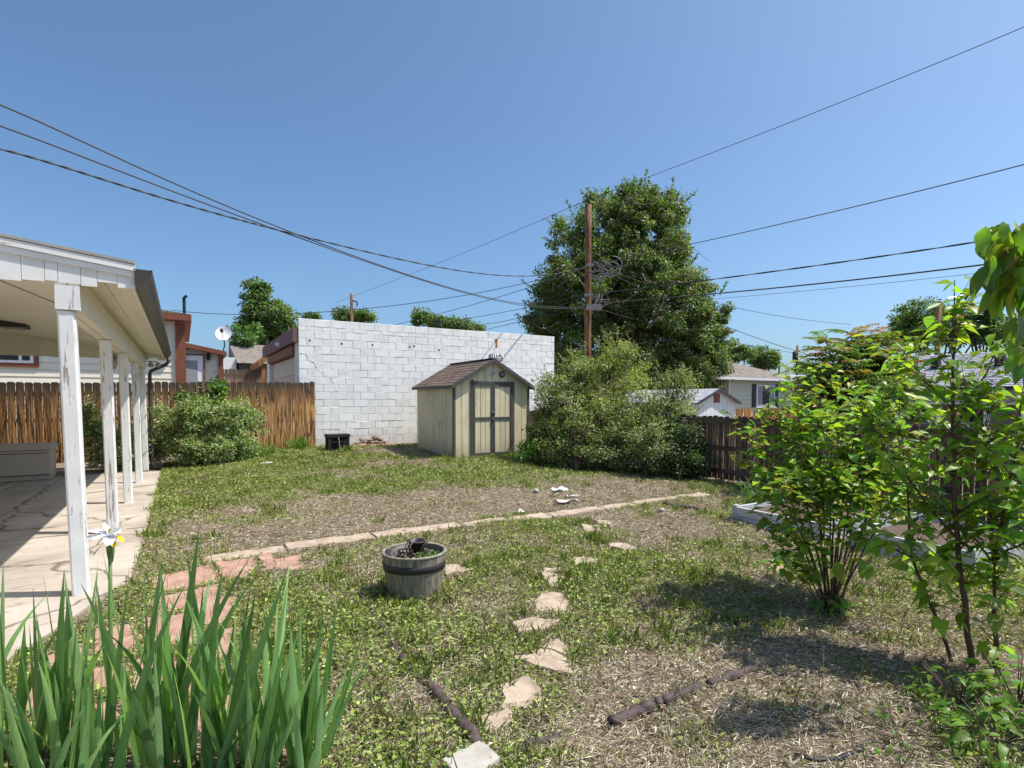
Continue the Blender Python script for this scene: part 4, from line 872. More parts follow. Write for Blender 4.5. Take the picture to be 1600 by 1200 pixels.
hardware(928, 480, .30, .11); hardware(920, 461, .16, .05); hardware(922, 414, .14, .05)
mb = MB()
for k in range(14):   # slack loops of cable lashed beside the pole
    c = at(935 + random.uniform(-12, 26), 418 + random.uniform(-14, 22), PD - .2); r = random.uniform(.15, .45)
    mb.tube([c + np.array([0, 0, r]) * math.cos(t) * .7 + Rt * r * math.sin(t) for t in np.linspace(0, random.uniform(3, 6), 10)], .016, 5)
mb.build('cable_loops', 'wire_grey', pl, True)
mb = MB()
for k in range(5):
    c0 = at(922, 460, PD - .2); c1 = at(932 + k * 5, 470 + random.uniform(-12, 2), PD - .3); c2 = at(925 + k * 3, 480, PD - .25)
    mb.tube([c0, (c0 + c1) / 2 + np.array([0, 0, -.12]), c1, (c1 + c2) / 2 + np.array([0, 0, -.1]), c2], .014, 5)
mb.build('cable_loops', 'wire_grey', pl, True)
def wire(pts, d0, d1, r, label, mat='wire', group='overhead wires', pre=None, wob=0):
    """points along a line that is straight in plan between two distances: 1/d runs evenly along it"""
    x0, x1 = pts[0][0], pts[-1][0]; P = []
    fine = []
    for i in range(len(pts) - 1):
        a = pts[max(i - 1, 0)]; b = pts[i]; c = pts[i + 1]; e = pts[min(i + 2, len(pts) - 1)]
        for k in range(5):
            t = k / 5; h = lambda q: .5 * ((2 * b[q]) + (-a[q] + c[q]) * t + (2 * a[q] - 5 * b[q] + 4 * c[q] - e[q]) * t * t + (-a[q] + 3 * b[q] - 3 * c[q] + e[q]) * t ** 3)
            fine.append((b[0] + (c[0] - b[0]) * t, h(1)))
    fine.append(pts[-1]); fx_ = np.array([q[0] for q in pts], float); mu_, sg_ = fx_.mean(), fx_.std(); cf = np.polyfit((fx_ - mu_) / sg_, [q[1] for q in pts], 5 if len(pts) >= 10 else min(2, len(pts) - 1)); fine = [(q[0], float(np.polyval(cf, (q[0] - mu_) / sg_))) for q in fine]
    for i, (x, y) in enumerate(fine):
        t = (x - x0) / (x1 - x0); P.append(at(x, y, 1 / ((1 - t) / d0 + t / d1)))
    if pre is not None:
        P = [P[0] + (P[0] - P[1]) * ((pre - P[0][0]) / (P[0][0] - P[1][0]))] + P
    mb = MB()
    if wob:
        n = 10; Q = []
        for i in range(len(P) - 1):
            for k in range(4): Q.append(P[i] + (P[i + 1] - P[i]) * k / 4)
        Q.append(P[-1])
        for ph_ in (0, math.pi): mb.tube([q + np.array([0, 0, wob * math.sin(i * .55 + ph_)]) + Rt * wob * math.cos(i * .55 + ph_) for i, q in enumerate(Q)], r, 5)
    else: mb.tube(P, r, 5)
    mb.build('overhead_wire', mat, None, True, label=label, cat='wire', group=group)
PN = (918, 479)
wire([(0, 164), (97, 206), (195, 252), (292, 296), (390, 336), (471, 369), (540, 395), (645, 431), (732, 459), (820, 475), (872, 479), PN], 6.3, PD, .010, 'highest of the three cables crossing the upper left sky', pre=-4.4)
wire([(0, 197), (97, 232), (195, 271), (292, 307), (374, 339), (455, 366), (540, 397), (645, 433), (732, 461), (820, 477), (872, 481), (918, 481)], 6.3, PD, .010, 'middle of the three cables crossing the upper left sky', pre=-4.4)
wire([(0, 233), (97, 260), (195, 291), (292, 322), (374, 342), (422, 355), (505, 378), (596, 400), (680, 416), (750, 426), (820, 432), (883, 426), (922, 414)], 6.3, PD, .009, 'lowest cable at upper left, a twisted pair', pre=-4.4, wob=.007)
wire([(268, 484), (300, 489), (400, 491), (452, 490), (568, 483), (652, 473), (732, 460), (806, 445), (855, 435), (918, 417)], 21.5, PD, .013, 'cable rising from the left house mast to the pole')
wire([(560, 520), (617, 507), (680, 493), (767, 468), (820, 451), (872, 433), (918, 419)], 32, PD, .013, 'cable rising from behind the garage to the upper pole bracket')
wire([(680, 506), (722, 498), (820, 482), (918, 459)], 34, PD, .013, 'short cable passing over the garage right of the middle')
wire([(700, 512), (750, 505), (816, 497), (865, 482), (918, 460)], 30, PD, .013, 'sagging cable meeting the pole at the middle bracket')
wire([(740, 520), (760, 515), (816, 502), (918, 480)], 30, PD, .013, 'lowest cable rising over the garage parapet to the pole')
wire([(525, 476), (549, 459), (690, 410), (864, 336), (919, 311)], 46, PD, .010, 'thin wire from the distant pole to the tall pole tip')
wire([(919, 311), (1060, 260), (1300, 165), (1450, 104), (1600, 42), (1700, 0)], PD, 11.0, .009, 'thin top wire running from the pole tip to the upper right')
wire([(925, 413), (951, 410), (1014, 397), (1085, 380), (1300, 331), (1600, 257), (1700, 231)], PD, 11.3, .013, 'upper cable running right from the pole across open sky', 'wire')
wire([(919, 460), (960, 455), (1118, 437), (1300, 411), (1527, 378), (1600, 366), (1700, 350)], PD, 11.3, .012, 'doubled cable in the middle of the right hand sky', 'wire', wob=.012)
wire([(934, 474), (1030, 466), (1130, 458), (1300, 441), (1520, 416), (1600, 405), (1700, 392)], PD, 11.3, .021, 'thickest black cable in the right hand sky', 'wire')
wire([(934, 482), (1040, 474), (1132, 465), (1300, 451), (1520, 428), (1600, 419), (1700, 407)], PD, 11.3, .006, 'thin wire just under the thickest right hand cable')
wire([(925, 414), (956, 422), (1074, 462), (1135, 478), (1267, 502), (1330, 506)], PD, 30, .012, 'upper of three wires sloping down right past the big tree')
wire([(925, 415), (950, 421), (1036, 466), (1135, 513), (1289, 561), (1360, 578)], PD, 30, .014, 'steepest of three wires sloping down right past the big tree')
wire([(925, 480), (937, 483), (1039, 511), (1135, 533), (1267, 555), (1340, 565)], PD, 30, .010, 'lowest of three wires sloping down right past the big tree')
def pole(px, ytop, d, r, label, arms=0):
    p = at(px, ytop, d); o = root('utility_pole', (p[0], p[1], -.5), label, 'utility pole')
    MB().tube([(p[0], p[1], -.5), (p[0], p[1], p[2])], [r, r * .8], 8).build('shaft', 'pole', o, True)
    return o, p
o, p = pole(549, 459, 44, .14, 'distant short pole rising behind the white garage'); q = at(558, 472, 44); MB().tube([p - np.array([0, 0, .5]), q, q - np.array([0, 0, .3])], .06, 6).build('lamp_arm', 'darkmetal', o)
o, p = pole(1246, 540, 60, .16, 'distant pole with transformer above the pale green house'); q = at(1242.5, 557, 60); MB().lathe((q[0], q[1], q[2] - .6), [(0, 0), (.28, 0), (.28, 1.1), (0, 1.2)], 10).build('transformer', 'darkmetal', o, True); q = at(1246, 566, 59.8); MB().obox(q, tuple(Rt * .55), tuple(F_ * .06), (0, 0, .06)).build('cross_arm', 'pole', o)
pole(1218, 552, 75, .14, 'distant thin pole left of the transformer pole'); pole(1228.5, 570, 95, .12, 'faint shortest pole between the two distant poles')
o, p = pole(1467, 472, 42, .22, 'wooden street light pole above the trees at right')
o.name = 'street_lamp'; o['category'] = 'street lamp'
q = at(1495, 464, 42); MB().tube([p - np.array([0, 0, .25]), (p + q) / 2 + np.array([0, 0, .1]), q], .045, 6).build('arm', 'metal', o)
q2 = at(1509, 463, 42); MB().tube([q, (q + q2) / 2, q2], [.06, .16, .05], 8).build('lamp_head', 'metal', o, True); c = (q + q2) / 2; MB().lathe((c[0], c[1], c[2] + .1), [(.06, 0), (.06, .18), (0, .2)], 8).build('photocell', 'darkmetal', o)
p = at(686, 496, 24); o = root('vent_pipe', (p[0], p[1], 3.3), 'thin dark vent pipe standing on the garage roof', 'pipe'); MB().tube([(p[0], p[1], 3.3), (p[0], p[1], p[2])], .05, 8).build('pipe', 'darkmetal', o)

# ================================================================== SMALL THINGS
# barrel planter
bp = gp(648, 925); bc = (float(bp[0]), float(bp[1]) , ghf(bp[0], bp[1]))
ba = root('barrel_planter', bc, 'weathered half barrel planter with dark band on the lawn', 'planter')
bh = .335; pr = lambda h: .190 + .060 * math.sin(min(1, (h / bh) * .62 + .06) * math.pi / 2) + .004
for k in range(16):
    a0, a1 = 2 * math.pi * k / 16 + .004, 2 * math.pi * (k + 1) / 16 - .004; mb = MB(); vs = []; ns = 4; nz = 7
    for j in range(nz):
        h = bh * j / (nz - 1)
        for t in range(ns): a = a0 + (a1 - a0) * t / (ns - 1); vs.append((bc[0] + pr(h) * math.cos(a), bc[1] + pr(h) * math.sin(a), bc[2] + h - .01))
    m2 = len(vs); vs += [(bc[0] + (v[0] - bc[0]) * .93, bc[1] + (v[1] - bc[1]) * .93, v[2]) for v in vs]
    fs = [(j * ns + t, j * ns + t + 1, (j + 1) * ns + t + 1, (j + 1) * ns + t) for j in range(nz - 1) for t in range(ns - 1)]
    fs += [tuple(m2 + i for i in reversed(q)) for q in fs]; top = (nz - 1) * ns; fs += [(top + t, top + t + 1, m2 + top + t + 1, m2 + top + t) for t in range(ns - 1)]
    mb.add(vs, fs); mb.build('stave', 'barrel', ba)
MB().lathe(bc, [(pr(.215) + .001, .205), (pr(.22) + .006, .207), (pr(.26) + .006, .262), (pr(.262) + .001, .264)], 48).build('band', 'band', ba, True)
MB().lathe(bc, [(pr(bh) * .925, .30), (pr(bh) * .925, bh - .008), (pr(bh) * .90, bh - .008), (pr(.25) * .9, .245), (.0, .245)], 40).build('liner', 'blackplastic', ba, True)
MB().lathe(bc, [(pr(bh) + .004, bh - .014), (pr(bh) + .006, bh - .004), (pr(bh) - .006, bh + .002), (pr(bh) * .92, bh - .006)], 48).build('rim', 'barrel', ba, True)
pc = root('plastic_pot', (bc[0] - .085, bc[1] - .03, bc[2] + .245), 'black mesh nursery pot sitting inside the barrel planter', 'pot')
mb = MB(); c = (bc[0] - .085, bc[1] - .03, bc[2] + .246)
for k in range(12): a = 2 * math.pi * k / 12; mb.tube([(c[0] + .045 * math.cos(a), c[1] + .045 * math.sin(a), c[2]), (c[0] + .055 * math.cos(a), c[1] + .055 * math.sin(a), c[2] + .10)], .005, 4)
for zz in (.0, .035, .07, .1): mb.tube([(c[0] + (.045 + zz * .1) * math.cos(t), c[1] + (.045 + zz * .1) * math.sin(t), c[2] + zz) for t in np.linspace(0, 2 * math.pi, 17)], .006, 4, False)
mb.build('basket', 'blackplastic', pc)
MB().lathe((c[0], c[1], c[2]), [(0, .001), (.042, .001), (.048, .06), (0, .062)], 12).build('soil_plug', 'mulch', pc)
pd = root('dark_pot', (bc[0] + .05, bc[1] + .09, bc[2] + .245), 'round black pot at the back inside the barrel planter', 'pot')
c = (bc[0] + .05, bc[1] + .09, bc[2] + .246); MB().lathe(c, [(.0, 0), (.05, 0), (.068, .12), (.074, .12), (.074, .135), (.06, .135), (.055, .06), (0, .05)], 20).build('body', 'blackplastic', pd, True)
tv = root('dry_vine', (bc[0] - .03, bc[1] - .02, bc[2] + .245), 'tangle of dry pale vine in the barrel planter', 'plant'); mb = MB()
for k in range(12):
    P = Vector((bc[0] + random.uniform(-.11, .07), bc[1] + random.uniform(-.1, .06), bc[2] + .25)); pts = [P.copy()]; v = Vector((random.gauss(0, .3), random.gauss(0, .3), 1))
    for j in range(7): v = (v + Vector((random.gauss(0, .6), random.gauss(0, .6), random.gauss(-.02, .5)))).normalized(); P = P + v * .033; P.z = max(P.z, bc[2] + .25); pts.append(P.copy())
    mb.tube(pts, .0042, 4)
mb.build('vine', 'twig', tv, True)
n = 70; P = np.column_stack([bc[0] + RNG.normal(.05, .07, n), bc[1] + RNG.normal(-.05, .06, n), bc[2] + .25 + RNG.random(n) * .06]); V, F = leaves(P, RNG.normal(0, 1, (n, 3)) + [0, 0, .8], rsph(n) + [0, 0, 1], .035, .02)
npmesh('leaf_sprigs', V, F, np.repeat(pick([(.10, .22, .03), (.16, .28, .05)], n), 4, 0), 'leaf', tv, kind='stuff')

# black crate and rubble by the garage wall
p = gp(530, 706); cr = root('plastic_crate', (p[0], p[1], p[2]), 'black open plastic crate stand against the white wall', 'crate')
cw, ch, cd = .26, .47, .3; x0 = p[0] - cw; x1 = p[0] + cw; y0 = p[1]; z0 = p[2] - .02
for (a, b) in ((x0, y0), (x1 - .07, y0), (x0, y0 + cd), (x1 - .07, y0 + cd)): MB().box(a, a + .07, b, b + .05, z0, z0 + ch - .07).build('leg', 'blackplastic', cr)
MB().box(x0 - .015, x1 + .015, y0 - .015, y0 + cd + .065, z0 + ch - .07, z0 + ch).build('top', 'blackplastic', cr); MB().box(x0 + .071, x1 - .071, y0 + .005, y0 + .04, z0 + .26, z0 + .30).build('rail', 'blackplastic', cr)
MB().box(x0 + .071, x1 - .071, y0 + cd + .01, y0 + cd + .04, z0 + .02, z0 + ch - .08).build('back_panel', 'blackplastic', cr)
MB().tube([(p[0] + .02, y0 - .05, z0), (p[0] - .02, y0 - .03, z0 + .4)], .014, 6).build('stick', 'twig', cr)
rocks = []
for lay, (xa, xb, n_) in enumerate(((551, 606, 10), (556, 600, 8), (562, 597, 6), (580, 594, 3))):      # a heap four courses high
    for k in range(n_): rocks.append((xa + (xb - xa) * (k + .5) / n_ + random.uniform(-2, 2), lay, random.uniform(.10, .14) * (1 - .1 * lay)))
rocks += [(612, 0, .08), (622, 0, .07)]
for i, (a, lay, s) in enumerate(rocks):
    q = ony(a, 690, 15.08 + random.uniform(-.06, .05) + .02 * lay); zf = ghf(q[0], q[1]); zc = zf + .035 + lay * .072
    sx, sy, sz = s * random.uniform(.9, 1.3), s * random.uniform(.6, .9), s * random.uniform(.35, .65); rm = Matrix.Rotation(random.uniform(0, 3), 3, 'Z') @ Matrix.Rotation(random.uniform(-.5, .5), 3, 'X')
    vs = []; n = 7
    for zl_, sc_ in ((-.5, .85), (.0, 1.0), (.5, .82)):
        for k in range(n): a_ = 2 * math.pi * k / n; vs.append(Vector((q[0], q[1], zc)) + rm @ Vector((math.cos(a_) * sx * sc_ * random.uniform(.8, 1.1), math.sin(a_) * sy * sc_ * random.uniform(.8, 1.1), zl_ * sz)))
    MB().add(vs, [tuple(range(n - 1, -1, -1)), tuple(range(2 * n, 3 * n))] + [(j * n + k, j * n + (k + 1) % n, (j + 1) * n + (k + 1) % n, (j + 1) * n + k) for j in range(2) for k in range(n)]).build('rubble_stone', 'brickrubble', None, label='broken brown stone in the rubble heap against the white wall', cat='stone', group='rubble stones by the garage wall')
# torn plastic scraps on the bare patch
for (a, b, s, lab) in ((874, 768, .16, 'larger white plastic scrap lying nearest the shed on bare soil'), (884, 788, .2, 'long crumpled white scrap beside the path'), (893, 779, .12, 'small folded white scrap right of the crumpled one'), (812, 803, .1, 'small white scrap at the path edge left of the others'), (417, 727, .14, 'pinkish pale flat scrap on the lawn near the left fence')):
    q = gp(a, b); mb = MB(); n = 5; vs = []
    for i in range(n):
        for j in range(n): vs.append((q[0] + (i / (n - 1) - .5) * s * 1.6 + random.gauss(0, s * .06), q[1] + (j / (n - 1) - .5) * s + random.gauss(0, s * .06), q[2] + .025 + abs(random.gauss(0, s * .16))))
    fs = [(i * n + j, (i + 1) * n + j, (i + 1) * n + j + 1, i * n + j + 1) for i in range(n - 1) for j in range(n - 1)]; m2 = len(vs)
    mb.add(vs + [(v[0], v[1], v[2] - .004) for v in vs], fs + [tuple(m2 + k for k in reversed(f)) for f in fs]).build('plastic_scrap', 'paper', None, label=lab, cat='litter', group='white scraps on the soil')
for (a, b, s, lab) in ((548, 947, .03, 'round pale stone in the grass left of the barrel planter'), (838, 770, .05, 'grey stone at the foot of the back shrubs'), (1034, 800, .04, 'pale stone beside the far end of the path')):
    q = gp(a, b); vs = []; n = 9
    for j in range(5):
        t = math.pi * (j + .5) / 5
        for k in range(n): vs.append((q[0] + s * math.sin(t) * math.cos(6.283 * k / n) * random.uniform(.9, 1.1), q[1] + s * math.sin(t) * math.sin(6.283 * k / n), q[2] + s * .6 + s * .8 * math.cos(t)))
    MB().add(vs, [(j * n + k, (j + 1) * n + k, (j + 1) * n + (k + 1) % n, j * n + (k + 1) % n) for j in range(4) for k in range(n)] + [tuple(range(n)), tuple(range(5 * n - 1, 4 * n - 1, -1))]).build('field_stone', 'paver', None, True, label=lab, cat='stone')
# garden hose piece bottom right
mb = MB(); P = [gp(*q) for q in ((1240, 1186), (1270, 1192), (1305, 1192), (1330, 1183), (1350, 1171))]; mb.tube([p + np.array([0, 0, .014]) for p in P], .011, 8)
mb.build('garden_hose', 'blackplastic', None, True, label='curved piece of black hose on the ground at bottom right', cat='hose')

# raised beds
def bed(x0, x1, y0, y1, label):
    z = ghf(x0, (y0 + y1) / 2); o = root('raised_bed', ((x0 + x1) / 2, (y0 + y1) / 2, z), label, 'raised bed', 'raised beds')
    for k in range(2):
        za, zb = z - .03 + k * .115, z + .078 + k * .115
        for (a, b, c, d) in ((x0, x0 + .035, y0 + .06, y1 - .06), (x1 - .035, x1, y0 + .06, y1 - .06), (x0 + .06, x1 - .06, y0, y0 + .035), (x0 + .06, x1 - .06, y1 - .035, y1)): MB().box(a, b, c, d, za, zb).build('board', 'raised_white', o)
    for (a, b) in ((x0, y0), (x1 - .06, y0), (x0, y1 - .06), (x1 - .06, y1 - .06)): MB().box(a - .004, a + .062, b - .004, b + .062, z - .03, z + .215).build('corner_post', 'raised_white', o)
    MB().box(x0 + .036, x1 - .036, y0 + .036, y1 - .036, z - .02, z + .14).build('soil_fill', 'mulch', o)
bed(5.84, 7.25, 3.30, 4.42, 'white board raised bed with leek like plants, farther one'); bed(5.84, 7.25, 1.98, 3.02, 'white board raised bed nearer, behind the sapling trunks')

# ================================================================== PLANTS
def blades(cx, cy, n, h, wd, spread, pal, lean=.35):
    """loose grass-like blades, three quads each, vectorised"""
    a = RNG.random(n) * 6.283; r = spread * np.sqrt(RNG.random(n)); bx = cx + r * np.cos(a); by = cy + r * np.sin(a); bz = gh(bx, by)
    la = a + RNG.normal(0, .8, n); le = np.abs(RNG.normal(0, lean, n)); hh = h * (.5 + .6 * RNG.random(n)); S = np.stack([-np.sin(la), np.cos(la), np.zeros(n)], 1)
    V = []
    for u, wf in ((0, .8), (.4, 1), (.75, .7), (1, .05)):
        c = np.stack([bx + np.cos(la) * le * hh * u ** 1.8, by + np.sin(la) * le * hh * u ** 1.8, bz - .01 + hh * u * (1 - .25 * le * u)], 1); V += [c - S * wd * wf / 2, c + S * wd * wf / 2]
    V = np.stack(V, 1).reshape(-1, 3); i = np.arange(n)[:, None] * 8; F = np.concatenate([i + np.array([[2 * k, 2 * k + 1, 2 * k + 3, 2 * k + 2]]) for k in range(3)])
    return V, F, np.repeat(pick(pal, n), 8, 0)

# --- big tree
def lob(px, py, d, rx, ry, rz_): return (tuple(at(px, py, d)), (rx, ry, rz_))
TD = 26.2; tb = at(965, 600, TD)
bt = root('broadleaf_tree', (tb[0], tb[1], -.4), 'big dense broadleaf tree behind the utility pole', 'tree')
LB = [lob(998, 380, TD, 2.38, 2.26, 2.21), lob(946, 370, TD + .3, 1.89, 1.87, 1.64), lob(1027, 370, TD, 1.56, 1.72, 1.80), lob(896, 385, TD - .3, 1.11, 1.40, 1.64), lob(998, 325, TD, 1.39, 1.40, 0.90), lob(922, 465, TD - .8, 2.46, 2.34, 2.05), lob(1017, 480, TD - .6, 2.62, 2.50, 2.30), lob(873, 465, TD - .5, 1.23, 1.56, 1.64), lob(1084, 500, TD, 1.31, 1.87, 2.05), lob(1069, 540, TD - .5, 1.64, 1.87, 1.80),
      lob(960, 550, TD - 1, 2.95, 2.18, 1.64), lob(879, 540, TD, 1.15, 1.56, 1.56), lob(1036, 590, TD - 1, 2.13, 1.87, 1.48), lob(1101, 575, TD, 0.90, 1.25, 1.23), lob(1107, 530, TD, 0.66, 1.09, 1.23), lob(856, 500, TD, 0.98, 1.25, 1.23), lob(1079, 600, TD - 1, 1.07, 1.25, 0.98), lob(979, 430, TD - 1, 2.46, 1.72, 1.97), lob(1050, 440, TD - .5, 1.07, 1.40, 1.56), lob(998, 310, TD, 1.0, 1.0, .7), lob(1041, 330, TD, .8, .9, .9), lob(932, 320, TD + 1, 0.66, 0.70, 0.49)]
PAL_T = [(.09, .165, .03), (.12, .21, .036), (.072, .128, .028), (.17, .26, .045), (.10, .15, .05), (.26, .21, .16)]
o, cc = foliage('crown', bt, LB, 1500, 130, .36, .13, PAL_T, .5, .45, .45, .2)
shoots(bt, LB, 130, .75, .15, PAL_T[:4], .3, .5, 26)
limbs('trunk', bt, (tb[0], tb[1], -.4), [tuple(c) for c in cc[:26]], .38, 'bark', 8, jit=.4)
mb = MB()
for k in range(380):
    c = Vector([float(q) for q in cc[random.randrange(len(cc))]]); dv = Vector((-F_[0], -F_[1], 0)) * random.uniform(.3, .8); P = c + dv; pts = [P.copy()]; v = Vector((random.gauss(0, 1), random.gauss(0, 1), random.gauss(-.5, .6))).normalized()
    for j in range(5): v = (v + Vector((random.gauss(0, .35), random.gauss(0, .35), random.gauss(-.1, .3)))).normalized(); P = P + v * .22; pts.append(P.copy())
    mb.tube(pts, [.017, .015, .013, .010, .008, .005], 4)
mb.build('dead_twigs', 'twig', bt, True, kind='stuff')

# --- background trees
def bgtree(name, label, d, lobes, n, per, rc, ls, pal, base_px, group='trees beyond the fences'):
    b = at(base_px, 625, d); z = ghf(b[0], b[1]); o = root(name, (b[0], b[1], z), label, 'tree', group)
    f, cc = foliage('crown', o, [lob(a, c, d, *r) for a, c, r in lobes], n, per, rc, ls, pal, .55, .3, .35)
    limbs('trunk', o, (b[0], b[1], z), [tuple(q) for q in cc[:10]], .2, 'bark', 6, jit=.2); return o
G1 = [(.10, .17, .04), (.13, .21, .05), (.08, .14, .04), (.17, .24, .08)]
bgtree('leaning_tree', 'tall ragged tree left of the garage, rising over the grey roof', 42, [(398, 470, (1.0, 1.2, 1.8)), (418, 500, (1.9, 1.8, 1.7)), (432, 505, (1.2, 1.3, 1.5)), (400, 520, (1.6, 1.6, 1.3)), (403, 452, (.7, .8, .8))], 182, 80, 0.45, 0.23, G1, 412)
bgtree('green_tree', 'small round tree top behind the distant short pole', 55, [(540, 492, (1.2, 1.2, .7)), (566, 494, (1.2, 1.2, .6))], 56, 75, 0.45, 0.23, G1, 550)
bgtree('green_tree', 'wide low tree top showing above the middle of the garage wall', 55, [(660, 497, (1.1, 1.2, .8)), (690, 505, (1.8, 1.4, .8)), (722, 508, (1.5, 1.4, .7)), (745, 514, (.8, 1, .4))], 98, 75, 0.45, 0.23, G1, 690)
bgtree('green_tree', 'tiny tree sliver at the garage top left corner', 50, [(488, 497, (.9, .9, .45))], 16, 65, 0.36, 0.20, G1, 486)
bgtree('green_tree', 'low bush like tree beside the neighbour dish mast', 30, [(385, 525, (.9, 1, .7))], 33, 65, 0.27, 0.15, [(.10, .2, .05), (.14, .24, .07)], 388)
bgtree('green_tree', 'round tree over the pale green house roof', 70, [(1190, 560, (1.6, 1.8, 1.4)), (1203, 563, (1.1, 1.2, .9))], 84, 70, 0.54, 0.27, G1, 1192)
bgtree('green_tree', 'small tree touching the right edge of the big tree', 48, [(1155, 552, (1.3, 1.3, .6)), (1142, 545, (.5, .6, .8))], 50, 65, 0.36, 0.20, G1, 1152)
bgtree('street_tree', 'leafy tree behind the street light pole', 48, [(1440, 500, (2.6, 2.4, 1.7)), (1480, 505, (2.4, 2.2, 1.6)), (1425, 520, (2.4, 2.2, 1.6)), (1500, 520, (2, 2, 1.2))], 210, 80, 0.54, 0.23, G1, 1465)
bgtree('street_tree', 'narrow pointed tree right of the street light', 46, [(1530, 500, (1.1, 1.2, 1.2)), (1545, 492, (.7, .8, 1.2)), (1540, 520, (1.8, 1.6, 1.0))], 112, 75, 0.45, 0.20, [(.06, .12, .045), (.08, .15, .05)], 1540)
bgtree('street_tree', 'dark tree at the right frame edge above the lilac roof', 40, [(1592, 515, (1.2, 1.3, 1.1)), (1612, 530, (1.6, 1.6, 1.4))], 98, 75, 0.45, 0.20, G1, 1605)
bgtree('green_tree', 'low distant bushy tree beside the transformer pole', 60, [(1262, 575, (1.3, 1.3, .6))], 42, 65, 0.36, 0.20, G1, 1262)

# --- shrubs in the back corner
PAL_S = [(.19, .25, .06), (.25, .32, .085), (.13, .18, .05), (.33, .38, .15), (.22, .26, .10), (.38, .36, .25)]
def shrub(name, label, base, lobes, n, per, rc, ls, pal, stems=10, asp=.5, r0=.02, group=None, clip=None, inner=.4, droop=.1):
    z = ghf(base[0], base[1]); o = root(name, (base[0], base[1], z), label, 'shrub', group)
    f, cc = foliage('crown', o, lobes, n, per, rc, ls, pal, asp, droop, inner, .2, clip=clip)
    limbs('trunk', o, (base[0], base[1], z), [tuple(q) for q in cc[:stems]], r0, 'bark', 5, jit=.12)
    if len(lobes) > 3: shoots(o, lobes, 60, .45, ls * 1.05, pal)
    return o, cc
noshed = lambda P: ~((P[:, 0] < SX1 + .06) & (P[:, 1] > SY0 - .1)) & (P[:, 1] < 15.3)
q = gp(900, 738)
shrub('flowering_shrub', 'tall loose shrub between the shed and the utility pole', q, [lob(880, 635, 13.0, .6, .7, .75), lob(940, 600, 13.2, .7, .7, .8), lob(985, 578, 13.4, .42, .5, .6), lob(965, 555, 13.4, .35, .4, .4), lob(905, 575, 13.3, .3, .4, .45), lob(930, 670, 12.6, 1.1, .8, .75), lob(985, 650, 12.6, .8, .7, .9), lob(865, 690, 12.6, .55, .6, .5), lob(900, 700, 12.3, .7, .6, .45), lob(905, 595, 13.3, .5, .5, .5), lob(862, 612, 13.3, .38, .5, .45), lob(858, 662, 13.0, .4, .5, .5)], 700, 64, .17, .058, PAL_S, 26, clip=noshed)
q = gp(1010, 745)
shrub('flowering_shrub', 'grey green shrub in front of the small white shed', q, [lob(1040, 662, 11.9, .62, .6, .6), lob(1010, 690, 11.6, .8, .7, .6), lob(1060, 610, 12.2, .35, .4, .45), lob(960, 705, 11.9, .8, .6, .45), lob(1035, 710, 11.3, .65, .5, .4)], 330, 75, .19, .058, [(.18, .235, .09), (.24, .29, .14), (.13, .17, .065), (.32, .36, .21)], 16)
q = gp(1080, 750)
shrub('flowering_shrub', 'low dark shrub leaning on the low fence', q, [lob(1085, 690, 11.1, .42, .4, .5), lob(1095, 720, 10.9, .45, .4, .35), lob(1065, 725, 11.0, .5, .4, .35)], 120, 70, .16, .055, [(.07, .12, .04), (.10, .15, .06), (.05, .085, .03)], 10, clip=lambda P: P[:, 0] < 8.85)
q = gp(840, 712)
shrub('weed_plant', 'bright green weed clump at the right corner of the shed', (q[0] + .15, q[1] - .1), [lob(836, 690, 13.0, .28, .25, .35), lob(830, 705, 12.6, .3, .25, .18)], 50, 45, .13, .07, [(.13, .25, .04), (.17, .30, .05)], 6, clip=noshed)
mb = MB()
# --- variegated bush by the left fence
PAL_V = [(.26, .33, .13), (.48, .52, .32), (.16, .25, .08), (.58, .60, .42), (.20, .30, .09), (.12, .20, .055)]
q = (.75, 14.2)
shrub('variegated_shrub', 'rounded white and green variegated shrub against the left fence', q, [((.95, 14.1, 1.02), (.55, .5, .52)), ((1.2, 14.05, .72), (.42, .45, .55)), ((.35, 14.2, 1.05), (.5, .5, .5)), ((.7, 13.9, .45), (.75, .5, .4)), ((.02, 14.2, .9), (.35, .4, .6)), ((.1, 14.1, .4), (.4, .5, .4))], 420, 75, .15, .062, PAL_V, 14, .36, droop=.0, clip=lambda P: P[:, 1] < 15.05)
q = (-1.25, 14.4)
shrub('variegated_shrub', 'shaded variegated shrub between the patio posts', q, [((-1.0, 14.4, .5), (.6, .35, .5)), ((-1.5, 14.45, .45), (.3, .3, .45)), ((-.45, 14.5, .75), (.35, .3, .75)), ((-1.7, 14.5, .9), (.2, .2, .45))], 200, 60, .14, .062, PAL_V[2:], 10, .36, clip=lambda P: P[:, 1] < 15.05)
shrub('broad_leaf_shrub', 'broad leaved green branch sticking up over the variegated shrub', (.5, 14.8), [((.72, 14.75, 1.78), (.2, .15, .16)), ((.6, 14.8, 1.5), (.2, .2, .2)), ((.1, 14.8, 1.6), (.18, .15, .15))], 22, 16, .13, .11, [(.12, .22, .04), (.09, .17, .035)], 8, .75, clip=lambda P: P[:, 1] < 15.07)
